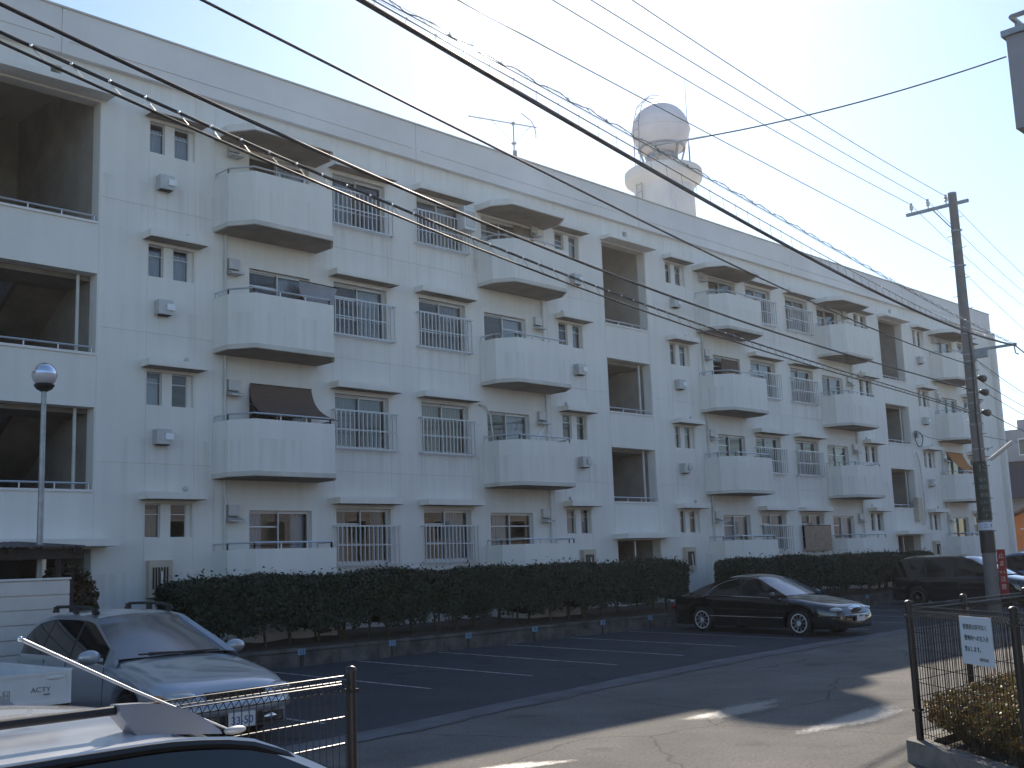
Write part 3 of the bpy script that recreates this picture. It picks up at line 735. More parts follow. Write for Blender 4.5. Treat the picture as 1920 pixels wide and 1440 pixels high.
# -------- things hung on the balconies and windows
def sheet_thing(name, label, cat, P, m, thick=.012, rows=14, sag=.25):
    # cloth or reed sheet from top edge (A,B) to bottom edge (D,C), hanging in a curve
    A, B, C2, D2 = map(Vector, P); o = thing(name, label, cat, tuple(A)); mb = MB(); vs = []; nn = 10
    for lay in (0, 1):
        for i in range(rows+1):
            t = i/rows
            for j in range(nn+1):
                u = j/nn; p = (A.lerp(B, u)).lerp(D2.lerp(C2, u), t); p.y += sag*(math.sin(t*math.pi)*.8)*(1 if sag else 0)+lay*thick
                p.z -= abs(sag)*.25*math.sin(t*math.pi); vs.append(tuple(p-A))
    L = (rows+1)*(nn+1); fs = []
    for i in range(rows):
        for j in range(nn):
            q = i*(nn+1)+j; f = (q, q+1, q+nn+2, q+nn+1); fs.append(f); fs.append(tuple(L+k for k in f[::-1]))
    mb.add(vs, fs); mb.build('screen', m, o)
    b = MB(); b.tube([(0, -.01, .01), tuple(B-A+Vector((0, -.01, .01)))], .012, 6); b.build('top_bar', M['wood'], o); return o
sheet_thing('reed_screen', 'brown reed screen sagging over the second-floor balcony nearest the left stairwell', 'reed screen',
            [(3.46, -.05, 5.93), (5.06, -.05, 5.93), (5.1, -1.0, 5.12), (3.3, -1.0, 5.12)], M['bamboo'], sag=.28)
sheet_thing('sunshade', 'orange-brown cloth shade on the balcony beside the utility pole', 'sunshade',
            [(38.95, -.05, 6.05), (40.7, -.05, 6.05), (40.4, -1.0, 4.95), (39.4, -1.0, 4.95)], M['bamboo2'], sag=.15)
sheet_thing('sunshade', 'grey cloth shade leaning out over the third-floor balcony above the reed screen', 'sunshade',
            [(4.75, -.05, 8.42), (5.6, -.35, 8.3), (5.05, -.98, 7.72), (4.25, -.98, 7.72)], M['cloth'], sag=.1)
sheet_thing('blanket', 'tan blanket tied flat over the ground-floor window rail before the black sedan roof', 'blanket',
            [(26.15, -.17, 2.87), (28.0, -.17, 2.86), (28.0, -.17, 1.98), (26.15, -.17, 1.98)], M['blanket'], sag=0)
sheet_thing('cloth_panel', 'dark red-brown cloth hung inside the top-floor balcony left of the water tank', 'cloth panel',
            [(11.9, -.04, 11.1), (12.7, -.04, 11.1), (12.7, -.06, 10.0), (11.9, -.06, 10.0)], M['bamboo'], sag=0)
sheet_thing('door_curtain', 'brown cloth over the balcony window in the bay right of the middle stairwell', 'door curtain',
            [(21.75, -.04, 8.4), (22.75, -.04, 8.4), (22.75, -.06, 7.2), (21.75, -.06, 7.2)], M['bamboo'], sag=0)
ac = thing('air_conditioner', 'white air conditioner box clamped outside the top-floor barred window', 'air conditioner', (9.75, -.02, 10.55))
b = MB(); b.box(.0, .42, -.32, -.02, .0, .62); b.build('casing', M['truck'], ac)
b = MB(); b.box(.05, .37, -.335, -.321, .08, .5); b.build('grille', M['duct'], ac)
b = MB(); b.tube([(.4, -.1, 0), (.62, -.05, -.3), (.6, -.04, -1.0)], .02, 6); b.build('pipe', M['pipe'], ac)
hs = thing('cable_duct', 'curved beige hose running down beside the barred window on the second floor', 'duct hose', (10.35, -.05, 6.0))
b = MB(); b.tube([(0, 0, 0), (.2, 0, -.02), (.38, -.02, -.25), (.42, -.03, -.7), (.44, -.05, -1.0)], .022, 6); b.build('hose', M['pipe'], hs)
fr = thing('laundry_frame', 'white frame with small bright rails on the second-floor balcony in the centre', 'drying rack', (12.1, -.75, 5.0))
b = MB(); b.tube([(-.35, 0, .12), (0, 0, .45), (.38, 0, .1)], .014, 5); b.tube([(-.38, .05, .08), (.4, .05, .02)], .014, 5); b.tube([(-.3, -.05, .2), (.35, -.05, .16)], .014, 5)
b.build('rack', M['duct_white'], fr)
# telephone wire box and loop on the wall near the far stairwell
lp = thing('cable_bundle', 'grey cable slack coiled against the wall beside the far stairwell', 'cable', (36.2, -.1, 6.73))
b = MB(); b.tube([(.35*math.cos(a)*(1+.1*math.sin(3*a)), -.02*a*.2, -.15+.32*math.sin(a)-.1) for a in np.linspace(.3, 6.8, 20)], .02, 5); b.build('coil', M['cable'], lp)
b = MB(); b.box(-.2, -.05, -.06, .06, -.2, .1); b.build('clip', M['steel'], lp)
duct = thing('wall_duct', 'rust-stained curved duct on the wall below the far stair opening', 'duct', (35.35, -.12, 2.9))
b = MB(); b.box(0, .45, -.08, .1, .15, 1.1); b.build('duct_body', M['boxbeige'], duct)
b = MB(); b.tube([(.45, 0, 3.0), (.7, 0, 2.6), (.8, 0, 1.2), (.8, 0, .2), (.6, 0, 0)], .035, 6); b.build('pipe', M['pipe'], duct)
ar = thing('wall_socket', 'small entry lamp bracket on the far block wall', 'lamp bracket', (43.5, -.12, 6.4))
b = MB(); b.box(-.05, .05, -.02, .03, -.06, .06); b.tube([(0, 0, 0), (.1, -.2, .1)], .02, 6); b.build('bracket', M['steel'], ar)

# ------------------------------------------------------------------ water tank tower
tk = thing('water_tank_tower', 'spherical water tank on a round flared pedestal standing on the roof', 'water tank', (24.75, 4, 12.4))
b = MB(); b.lathe([(1.2, 0), (1.15, 3.85)], n=40); b.lathe([(1.155, 3.62), (1.17, 3.66), (1.47, 3.90), (1.5, 4.0), (1.5, 4.28), (1.44, 4.34), (.01, 4.35)], n=48); b.build('pedestal', M['towerpaint'], tk, 40)
b = MB(); b.tube([(-.80, -.85, 0), (-.79, -.84, 3.8)], .05, 8); b.tube([(-.65, -.98, 0), (-.64, -.97, 3.8)], .03, 8); b.build('riser_pipe', M['tankpaint'], tk)
b = MB(); prof = [(.001, -1.12)]+[(1.12*math.sin(t), -1.12*math.cos(t)) for t in np.linspace(.15, math.pi-.1, 26)]+[(.001, 1.12)]
b.lathe(prof, (0, 0, 6.0), 48); b.lathe([(1.125, -.04), (1.15, -.03), (1.15, .03), (1.125, .04)], (0, 0, 6.0), 48); b.build('tank', M['tankpaint'], tk, 40)
b = MB(); b.lathe([(.88, 5.25), (.93, 5.25), (.93, 5.31), (.88, 5.31)], n=40); b.lathe([(.52, 4.80), (.62, 4.80), (.62, 4.98), (.52, 4.98)], n=40); b.build('support_ring', M['steel'], tk)
for k in range(6):
    a = k*math.pi/3+.35; b = MB(); b.obox(((.62+.93)/2*math.cos(a), (.62+.93)/2*math.sin(a), 4.82), (.05*math.cos(a+1.57), .05*math.sin(a+1.57), 0), (.03*math.cos(a), .03*math.sin(a), 0), (.14*math.cos(a), .14*math.sin(a), .46))
    b.build('leg', M['steel'], tk)
b = MB(); L_ = []
lx, ly = -1.12, .30
pts = [(lx*1.05, ly*1.05, .9), (lx*1.05, ly*1.05, 5.2), (lx*1.03, ly*1.03, 6.2), (lx*.86, ly*.86, 6.85), (lx*.5, ly*.5, 7.3), (lx*.1, ly*.1, 7.4)]
tx, ty = .16*.26, .16*.965
for s_ in (-1, 1): b.tube([(p[0]+tx*s_, p[1]+ty*s_, p[2]) for p in pts], .016, 5)
for i in range(len(pts)-1):
    A = Vector(pts[i]); B = Vector(pts[i+1]); n = max(1, int((B-A).length/.3))
    for q in range(n): p = A.lerp(B, q/n); b.tube([(p.x-tx, p.y-ty, p.z), (p.x+tx, p.y+ty, p.z)], .011, 4)
b.build('ladder', M['steel'], tk)
b = MB(); b.tube([(.95, -.62, 4.3), (.95, -.62, 8.5)], .028, 6, r1=.008); b.tube([(.78, -.75, 4.3), (.78, -.75, 5.4)], .03, 6); b.build('lightning_rod', M['steel'], tk)

# ------------------------------------------------------------------ roof aerials
def aerial(x, y, z, hgt, label):
    t = thing('tv_aerial', label, 'aerial', (x, y, z), 0, 'television aerials on the roof')
    b = MB(); b.tube([(0, 0, 0), (0, 0, hgt)], .022, 6); b.lathe([(.07, -.03), (.1, 0), (.07, .03)], (0, 0, hgt-.75), 8); b.box(.05, .1, -.03, .03, hgt-1.2, hgt-.98); b.box(-.03, .03, -.04, .04, hgt-1.15, hgt-1.0); b.build('mast', M['steel'], t)
    d = Vector((.80, -.12, .06)).normalized(); c = Vector((0, 0, hgt-.05)); b = MB(); b.tube([c-d*1.85, c+d*1.0], .018, 6); b.ell(tuple(c), .07, .07, .07, 8, 6)
    q = Vector((.15, 1, 0)).normalized()
    for u in (-1.85, -1.35, -.9, -.55, .3, .55, .8): b.tube([c+d*u-q*.42, c+d*u+q*.42], .005, 4)
    e = c+d*.92; b.tube([e+Vector((-.32, .3, .52)), e+Vector((-.06, .1, .25)), e, e+Vector((-.05, -.1, -.28)), e+Vector((-.28, -.3, -.55))], .016, 6); b.build('boom_and_elements', M['steel'], t)
    b = MB(); b.tube([c-d*.9, (0, 0, hgt-.75)], .007, 4); b.tube([c+d*.75, (0, 0, hgt-.75)], .007, 4); b.build('brace_wire', M['wire'], t)
aerial(16.35, 4, 12.4, 4.15, 'tall television aerial standing up above the parapet left of the tank')
aerial(17.35, 4.6, 12.4, 2.55, 'shorter television aerial half hidden behind the parapet, only its curved element showing')

# ------------------------------------------------------------------ left side: shelter, panel fence, globe lamp
sh = thing('bicycle_shelter', 'dark timber shelter with thin corrugated roof at the left edge', 'shelter', (-1.85, -3.5, 0))
b = MB(); xs = np.linspace(0, -8.5, 172); vs = []
for x in xs: zz = .012*math.sin(x*70); vs += [(x, -.15, 2.42+zz), (x, 2.1, 2.56+zz), (x, -.15, 2.40+zz), (x, 2.1, 2.54+zz)]
n = len(xs)-1; fs = []
for i in range(n): fs += [(4*i, 4*i+1, 4*i+5, 4*i+4), (4*i+2, 4*i+6, 4*i+7, 4*i+3), (4*i, 4*i+4, 4*i+6, 4*i+2)]
fs.append((0, 2, 3, 1)); b.add(vs, fs); b.build('roof', M['roofgrey'], sh)
b = MB(); b.box(-8.5, .0, -.06, .0, 2.22, 2.38); b.box(-8.5, 0, 1.9, 1.96, 2.3, 2.5)
for i in range(9): b.box(-.1-i*1.0, -.17-i*1.0, -.12, 2.05, 2.3, 2.385)
b.build('beam', M['wood'], sh)
for x, y in ((-.35, .02), (-.75, 1.8), (-3.4, .02), (-3.4, 1.8), (-6.3, .02), (-6.3, 1.8)):
    b = MB(); b.tube([(x, y, 0), (x, y, 2.3)], .05, 8); b.build('post', M['steel'] if y > 1 else M['wood'], sh)
b = MB(); b.box(-8.5, -.9, 2.05, 2.1, .1, 2.45); b.build('rear_panel', M['wood'], sh)
pf = thing('panel_fence', 'cream steel panel fence of wide horizontal boards behind the silver wagon', 'fence', (-2.35, -4.25, 0))
b = MB()
for i in range(9):
    z0 = .06+i*.2045; b.box(-7.0, -.02, -.02, .02, z0, z0+.188); b.box(-7.0, -.02, .006, .013, z0+.188, z0+.205)
b.build('board_panel', M['panel'], pf)
b = MB(); b.box(-7.0, .0, -.03, .03, 1.905, 1.935); b.build('top_rail', M['frame'], pf)
for x in (.035, -3.5): b = MB(); b.box(x-.035, x+.03, .025, .09, 0, 1.9); b.build('post', M['wood'], pf)
gl = thing('globe_lamp', 'slender park lamp with a half-mirrored glass globe rising at left', 'lamp', (-2.35, -3.15, 0))
b = MB(); b.tube([(0, 0, 0), (0, 0, 2.5), (0, 0, 4.86)], .055, 10, r1=.04); b.build('post', M['steel'], gl, 50)
b = MB(); b.lathe([(.05, 4.86), (.12, 4.9), (.16, 4.96), (.13, 4.99)], n=24); b.build('collar', M['trimblack'], gl, 40)
zc = 5.13; r_ = .195
b = MB(); b.lathe([(r_*math.sin(t), zc-r_*math.cos(t)) for t in np.linspace(.7, math.pi/2, 12)], n=32); b.lathe([(r_*1.005, zc-.012), (r_*1.02, zc), (r_*1.005, zc+.012)], n=32); b.build('lower_glass', M['globeglass'], gl, 60)
b = MB(); b.lathe([(r_*math.sin(t), zc-r_*math.cos(t)) for t in np.linspace(math.pi/2, math.pi-.001, 14)], n=32); b.build('mirrored_top', M['mirrorball'], gl, 60)

# ------------------------------------------------------------------ vehicles
def wheel(root, x, y, r, wd, spokes=7, style='alloy'):
    s = 1 if y > 0 else -1
    b = MB(); b.lathe([(r*.62, -wd/2), (r*.93, -wd/2), (r, -wd*.32), (r, wd*.32), (r*.93, wd/2), (r*.62, wd/2)], (0, 0, 0), 32, 'y')
    o = b.build('wheel', M['tyre'], root, 35); o.location = (x, y, r)
    b = MB(); b.lathe([(r*.66, wd*.5), (r*.66, wd*.38), (r*.58, wd*.30), (.001, wd*.22)], (0, 0, 0), 32, 'y')
    if s < 0: b.v = [(p[0], -p[1], p[2]) for p in b.v]
    b.build('rim_well', M['trimblack'] if style != 'bright' else M['trimblack'], o, 35)
    b = MB()
    b.lathe([(r*.68, wd*.44), (r*.68, wd*.52), (r*.60, wd*.52), (r*.60, wd*.44)], (0, 0, 0), 32, 'y')
    b.lathe([(r*.2, wd*.38), (r*.18, wd*.50), (.001, wd*.52)], (0, 0, 0), 20, 'y')
    for k in range(spokes):
        a = 2*math.pi*k/spokes; d = Vector((math.cos(a), 0, math.sin(a))); q = Vector((-math.sin(a), 0, math.cos(a)))
        b.obox(d*(r*.40)+Vector((0, wd*.46, 0)), d*(r*.24), q*(r*(.075 if spokes > 8 else .11)), Vector((0, wd*.04, 0)))
    if s < 0: b.v = [(p[0], -p[1], p[2]) for p in b.v]
    b.build('rim', M['rimbright'] if style == 'bright' else M['alloy'], o, 35)

def car(root, L, W, paint, top, belt, sill, wheels, wr, roof, xr0, xf0, wroof, pill, wsfront, rearstart, tumble=.0, nose=.30, arch=.06,
        glass='carglass', trim=None, shell=True, blackpillars=True, latf=.90, crown=.055):
    """root-local: x forward, y left. top/belt/roof: (x,z) control points; pill: list of (xa,xb) side window spans."""
    hw = W/2
    xs = sorted(set([round(v, 4) for v in list(np.linspace(-L/2, L/2, 110))+[-L/2+.015, -L/2+.05, L/2-.05, L/2-.015]+[wx+dx for wx in wheels for dx in np.linspace(-wr-arch, wr+arch, 17)]]))
    zt = catmull(top, xs); zs = catmull(belt, xs); rows = []
    for x, a, c in zip(xs, zt, zs):
        e = max(0, (abs(x)-(L/2-.75))/.75); wx_ = hw*(1-nose*e**2.6)
        endc = max(0, (abs(x)-(L/2-.06))/.06); wx_ *= 1-.05*endc**2
        zb = sill
        for q in wheels:
            rr = wr+arch; dd = x-q
            if abs(dd) < rr: zb = max(zb, wr+math.sqrt(rr*rr-dd*dd))
        zb = min(zb, c-.1); zb += .06*endc; a2 = a-.04*endc; c2 = min(c, a2-.01)-.02*endc
        sec = [(0, zb), (wx_*.82, zb), (wx_*.955, zb+.0), (wx_*.985, zb+.03), (wx_*1.0, zb+(c2-zb)*.30), (wx_*1.0, zb+(c2-zb)*.55), (wx_*.992, zb+(c2-zb)*.8), (wx_*.975, c2-.03), (wx_*.95, c2),
               (wx_*.90, c2+(a2-c2)*.35), (wx_*.75, c2+(a2-c2)*.68), (wx_*.45, c2+(a2-c2)*.93), (0, a2)]
        rows.append([(x, y, z) for y, z in sec]+[(x, -y, z) for y, z in sec[-2:0:-1]])
    m = len(rows[0]); b = MB(); vs = [p for r_ in rows for p in r_]; fs = []
    for i in range(len(rows)-1):
        for j in range(m): fs.append((i*m+j, i*m+(j+1) % m, (i+1)*m+(j+1) % m, (i+1)*m+j))
    fs.append(tuple(range(m))[::-1]); fs.append(tuple((len(rows)-1)*m+j for j in range(m)))
    b.add(vs, fs)
    # greenhouse
    bnd = [xr0, xf0, wsfront, rearstart]+[v for p in pill for v in p]
    gx = sorted(set([round(v, 4) for v in list(np.linspace(xr0, xf0, 60))+bnd])); gz = catmull(roof, gx); gbelt = catmull(belt, gx); gtop = catmull(top, gx)
    lat = [0, .07, .35, .65, latf, 1]; crs = [1, .93, .7, .45, .2, 0]
    G = []; zmax = max(gz)
    for x, zr, zbt in zip(gx, gz, gbelt):
        zb0 = zbt-.03; e = max(0, (abs(x)-(L/2-.75))/.75); wb = hw*.95*(1-nose*e**2.6)
        hfr = max(0, (zr-zb0))/(zmax-zb0); we = wb-(wb-wroof)*min(1, hfr)**1.15; ze = zb0+max(0, zr-crown*min(1, hfr*1.5)-zb0)
        sec = []
        for t in lat: sec.append((x, wb+(we-wb)*(t**1.1), zb0+(ze-zb0)*t))
        for c in crs[1:]:
            sh_ = -.16*c*c*((1 if x > wsfront-.25 else 0)*min(1, (x-(wsfront-.25))/.4) if x > wsfront-.25 else 0)
            sh_ += .10*c*c*(min(1, (rearstart+.2-x)/.4) if x < rearstart+.2 else 0)
            sec.append((x+sh_+( .16 if False else 0), we*c, ze+(zr-ze)*(1-c**2.4)))
        G.append(sec+[(p[0], -p[1], p[2]) for p in sec[-2::-1]])
    m2 = len(G[0]); body_f = []; side = {i: [] for i in range(len(pill))}; wsf = []; rwf = []; pil = []
    for i in range(len(G)-1):
        xm = (gx[i]+gx[i+1])/2
        for j in range(m2-1):
            f = (i*m2+j, i*m2+j+1, (i+1)*m2+j+1, (i+1)*m2+j); jj = j if j < 10 else m2-2-j
            jj = min(j, m2-2-j)
            if jj in (1, 2, 3):
                hit = [q for q, (a, c) in enumerate(pill) if a < xm < c]
                if hit: side[hit[0]].append((j < m2/2, f))
                elif blackpillars and pill[0][0]-.02 < xm < pill[-1][1]+.02: pil.append(((j < m2/2, sum(xm > a for a, c in pill)), f))
                else: body_f.append(f)
            elif jj >= 6 and xm > wsfront: wsf.append(f)
            elif jj >= 6 and xm < rearstart: rwf.append(f)
            else: body_f.append(f)
    gv = [p for r_ in G for p in r_]
    def sub(name, faces, mt, par=root):
        if not faces: return
        used = sorted(set(v for f in faces for v in f)); mp = {v: i for i, v in enumerate(used)}
        q = MB(); q.add([gv[v] for v in used], [tuple(mp[v] for v in f) for f in faces]); return q.build(name, mt, par, 40)
    off = len(b.v); b.v += [tuple(p) for p in gv]; b.f += [tuple(v+off for v in f) for f in body_f]
    body = b.build('body', paint, root, 32)
    sub('windscreen', wsf, M['wind']); sub('rear_window', rwf, M[glass])
    for q in side:
        for sd_ in (True, False): sub('side_window', [f for t_, f in side[q] if t_ == sd_], M[glass])
    for key in sorted(set(k_ for k_, f in pil)): sub('pillar_trim', [f for k_, f in pil if k_ == key], M['trimblack'])
    for x in wheels:
        for y in (hw-.115, -hw+.115): wheel(root, x, y, wr, .20, 10 if paint is M['black'] else 6, 'bright' if paint is M['black'] else 'alloy')
    return body

def mirror_pair(root, x, y, z, paint, s=1.0):
    for sg in (1, -1):
        b = MB(); b.ell((x, sg*(y+.08*s), z), .06*s, .12*s, .075*s, 14, 8); b.box(x-.02, x+.03, sg*(y-.06), sg*(y+.02), z-.05, z-.015)
        b.build('door_mirror', paint, root, 50)
def plate(root, x, z, s=1, txt='12-34'):
    b = MB(); b.box(x, x+.012*s, -.165, .165, z-.082, z+.082); p = b.build('number_plate', M['plate'], root)
    return p

# black sedan
sd = thing('sedan', 'black four-door sedan with chrome wheels and grille parked before the hedge', 'car', (14.35, -5.72, .035), R(-90-3))
sd.rotation_euler = (0, R(1.2), R(-90-3))
car(sd, 4.82, 1.76, M['black'],
    top=[(-2.41, .80), (-2.2, .93), (-1.6, .97), (0, .96), (1.0, .93), (1.7, .84), (2.2, .73), (2.41, .58)],
    belt=[(-2.41, .74), (-2.2, .85), (-1.0, .90), (.2, .88), (1.1, .82), (1.9, .70), (2.3, .60), (2.41, .52)],
    sill=.19, wheels=(-1.34, 1.41), wr=.315,
    roof=[(-1.75, .955), (-1.2, 1.22), (-.65, 1.37), (-.2, 1.395), (.15, 1.36), (.5, 1.22), (1.08, .93)], xr0=-1.75, xf0=1.08, wroof=.56,
    pill=[(-1.15, -.28), (-.22, .72)], wsfront=.18, rearstart=-.75, nose=.30)
for sg in (1, -1):
    b = MB(); b.tube([(-1.2, sg*.862, .905), (-.4, sg*.872, .893), (.4, sg*.868, .877), (.95, sg*.852, .845)], .010, 5)
    b.tube([(-1.2, sg*.86, .91), (-.98, sg*.785, 1.10), (-.7, sg*.715, 1.23), (-.35, sg*.67, 1.30)], .009, 5)
    b.tube([(-1.1, sg*.888, .42), (1.0, sg*.888, .42)], .008, 4)
    b.build('chrome_trim', M['chrome'], sd)
for sg in (1, -1):
    b = MB(); b.ell((2.17, sg*.60, .615), .19, .17, .062, 16, 8); o = b.build('headlight', M['lamp'], sd, 60)
    b = MB(); b.ell((-2.345, sg*.66, .60), .06, .15, .05, 14, 8); b.build('taillight', M['tail'], sd, 60)
    b = MB(); b.ell((2.30, sg*.55, .35), .06, .06, .04, 10, 6); b.build('fog_lamp', M['chrome'], sd, 60)
b = MB(); b.ell((2.33, 0, .62), .10, .26, .085, 20, 10); g_ = b.build('grille', M['chrome'], sd, 60)
b = MB(); b.ell((2.375, 0, .615), .075, .21, .055, 18, 8); b.build('grille_mesh', M['trimblack'], g_, 60)
b = MB(); b.tube([(2.05, -.84, .47), (2.32, -.66, .47), (2.44, -.3, .47), (2.46, 0, .47), (2.44, .3, .47), (2.32, .66, .47), (2.05, .84, .47)], .035, 8)
b.build('bumper', M['black'], sd, 60)
b = MB(); b.tube([(2.2, -.79, .495), (2.38, -.6, .50), (2.475, -.3, .50), (2.49, 0, .50), (2.475, .3, .50), (2.38, .6, .50), (2.2, .79, .495)], .012, 6); b.build('bumper_strip', M['chrome'], sd)
b = MB(); b.box(2.475, 2.487, -.165, .165, .36, .49); b.build('number_plate', M['plate'], sd)
mirror_pair(sd, .78, .86, .93, M['black'])

def seams(root, xs_, hw_, z0, z1, hz):
    for sg in (1, -1):
        for x in xs_:
            b = MB(); b.tube([(x, sg*(hw_+.002), z0), (x, sg*(hw_+.004), (z0+z1)/2), (x+.01, sg*(hw_-.004), z1)], .005, 4); b.build('door_seam', M['trimblack'], root)
        for x in xs_[:-1]:
            b = MB(); b.ell((x+.12, sg*(hw_+.006), hz), .085, .018, .017, 12, 6); b.build('door_handle', root.children[0].data.materials[0], root, 60)
seams(sd, [-1.0, -.25, .85], .875, .27, .86, .76)
# silver estate
wg = thing('estate_car', 'silver estate car with black roof rails parked behind the mesh fence at left', 'car', (-2.78, -7.22, .03), R(-90-2))
wg.rotation_euler = (0, R(1.0), R(-90-2))
car(wg, 4.60, 1.70, M['silver'],
    top=[(-2.3, .80), (-2.15, .93), (-1.5, .95), (0, .95), (.75, .955), (1.3, .90), (1.85, .80), (2.15, .70), (2.3, .56)],
    belt=[(-2.3, .76), (-2.0, .88), (-1.0, .90), (.2, .885), (1.0, .83), (1.7, .72), (2.1, .63), (2.3, .52)],
    sill=.20, wheels=(-1.28, 1.35), wr=.30,
    roof=[(-2.2, .94), (-1.95, 1.2), (-1.65, 1.38), (-1.2, 1.445), (-.4, 1.455), (-.1, 1.43), (.2, 1.32), (.98, .955)], xr0=-2.2, xf0=.98, wroof=.56,
    pill=[(-1.95, -1.25), (-1.2, -.36), (-.3, .62)], wsfront=-.04, rearstart=-1.62, nose=.26)
for sg in (1, -1):
    b = MB(); b.ell((2.13, sg*.60, .60), .16, .19, .062, 16, 8); b.build('headlight', M['lamp'], wg, 60)
    b = MB(); b.ell((1.98, sg*.77, .57), .10, .05, .05, 12, 6); b.build('indicator', M['amber'], wg, 60)
    b = MB(); b.tube([(-1.55, sg*.50, 1.425), (-1.45, sg*.50, 1.49), (-.9, sg*.50, 1.505), (-.5, sg*.50, 1.50), (-.28, sg*.50, 1.475), (-.18, sg*.50, 1.435)], .019, 8)
    for x in (-1.47, -.85, -.28): b.box(x-.05, x+.05, sg*.50-.02, sg*.50+.02, 1.415, 1.49)
    b.build('roof_rail', M['trimblack'], wg, 50)
b = MB(); b.box(2.17, 2.30, -.36, .36, .565, .625); b.build('grille', M['trimblack'], wg)
b = MB(); b.tube([(1.95, -.81, .44), (2.2, -.66, .44), (2.32, -.35, .44), (2.34, 0, .44), (2.32, .35, .44), (2.2, .66, .44), (1.95, .81, .44)], .085, 10)
b.build('bumper', M['silver'], wg, 60)
b = MB(); b.box(2.405, 2.418, -.165, .165, .24, .40); pl = b.build('number_plate', M['plate'], wg)
b = MB(); b.box(2.21, 2.30, -.60, .60, .24, .36); b.build('lower_intake', M['trimblack'], wg)
for sg in (-1, 1): b = MB(); b.ell((2.30, sg*.42, .30), .03, .09, .045, 10, 6); b.build('fog_lamp', M['chrome'], wg, 60)
text('33-50', .12, M['inkblue'], pl, frame_mtx((2.421, 0, .31), (0, 1, 0), (0, 0, 1)), 'number', .001)
b = MB(); b.tube([(.93, .55, .965), (.95, .1, .975), (.90, -.35, .99)], .012, 5); b.tube([(.97, .0, .975), (.93, -.5, .985)], .012, 5); b.build('wiper', M['trimblack'], wg)
seams(wg, [-1.0, -.33, .75], .845, .28, .86, .76)
mirror_pair(wg, .62, .86, .97, M['silver'], 1.15)

# dark van
vn = thing('minivan', 'dark minivan parked beyond the far hedge, partly behind the pole', 'car', (26.6, -5.6, .05), R(-90))
car(vn, 4.6, 1.72, M['van'],
    top=[(-2.3, .80), (-2.2, .98), (0, 1.0), (1.2, .98), (1.8, .88), (2.15, .76), (2.3, .6)],
    belt=[(-2.3, .76), (-2.1, .92), (.5, .92), (1.3, .86), (2.0, .70), (2.3, .55)],
    sill=.21, wheels=(-1.35, 1.4), wr=.31,
    roof=[(-2.27, .98), (-2.15, 1.35), (-1.9, 1.57), (-1.4, 1.63), (0, 1.62), (.35, 1.55), (.7, 1.38), (1.45, .98)], xr0=-2.27, xf0=1.45, wroof=.6,
    pill=[(-2.0, -1.1), (-1.02, -.1), (-.02, 1.0)], wsfront=.4, rearstart=-1.95, nose=.24)
for sg in (1, -1): b = MB(); b.ell((2.12, sg*.62, .66), .15, .17, .07, 14, 8); b.build('headlight', M['lamp'], vn, 60)
b = MB(); b.tube([(2.0, -.8, .45), (2.3, -.5, .45), (2.34, 0, .45), (2.3, .5, .45), (2.0, .8, .45)], .07, 8); b.build('bumper', M['van'], vn, 60)
mirror_pair(vn, .95, .86, 1.02, M['van'], 1.1); plate(vn, 2.37, .38)
# light blue car
bc = thing('hatchback', 'light blue hatchback at the right edge behind the pole and red sign', 'car', (33.9, -5.9, .05), R(-90))
car(bc, 4.3, 1.70, M['blue'],
    top=[(-2.15, .80), (-2.05, .95), (0, .98), (1.0, .98), (1.6, .88), (2.0, .76), (2.15, .6)],
    belt=[(-2.15, .76), (-2.0, .9), (.5, .92), (1.2, .86), (1.9, .70), (2.15, .55)],
    sill=.2, wheels=(-1.25, 1.3), wr=.30,
    roof=[(-2.1, .95), (-1.9, 1.35), (-1.6, 1.55), (-1.1, 1.62), (-.3, 1.62), (.1, 1.56), (.6, 1.36), (1.4, .98)], xr0=-2.1, xf0=1.4, wroof=.58,
    pill=[(-1.7, -.95), (-.88, .0), (.08, .78), (.82, 1.1)], wsfront=.2, rearstart=-1.75, nose=.28)
for sg in (1, -1): b = MB(); b.ell((1.95, sg*.6, .68), .17, .17, .08, 14, 8); b.build('headlight', M['lamp'], bc, 60)
b = MB(); b.tube([(1.85, -.8, .45), (2.15, -.5, .45), (2.2, 0, .45), (2.15, .5, .45), (1.85, .8, .45)], .07, 8); b.build('bumper', M['blue'], bc, 60)
mirror_pair(bc, .85, .85, 1.0, M['blue'], 1.1); plate(bc, 2.22, .38)

# near white wagon in the lower left corner
ang = .058
nc = thing('white_wagon', 'white wagon roof with grey roof rail and tilted aerial in the lower left corner', 'car', (-8.653, -17.811, 0), ang)
NZ = 1.558
car(nc, 4.45, 1.68, M['whitecar'],
    top=[(-2.22, .85), (-2.1, .96), (0, .99), (.9, .97), (1.5, .89), (2.1, .74), (2.22, .58)],
    belt=[(-2.22, .8), (-2.0, .93), (.5, .94), (1.1, .88), (2.0, .70), (2.22, .54)],
    sill=.18, wheels=(-1.3, 1.35), wr=.31,
    roof=[(-2.15, .96), (-2.0, 1.3), (-1.7, 1.48), (-1.2, NZ), (-.3, NZ), (-.05, NZ-.003), (.14, NZ-.02), (.3, NZ-.085), (.65, NZ-.29), (1.12, .96)], xr0=-2.15, xf0=1.12, wroof=.60,
    pill=[(-1.9, -1.1), (-1.04, -.34), (-.28, .75)], wsfront=.1, rearstart=-1.75, nose=.26, latf=.965, crown=.034)
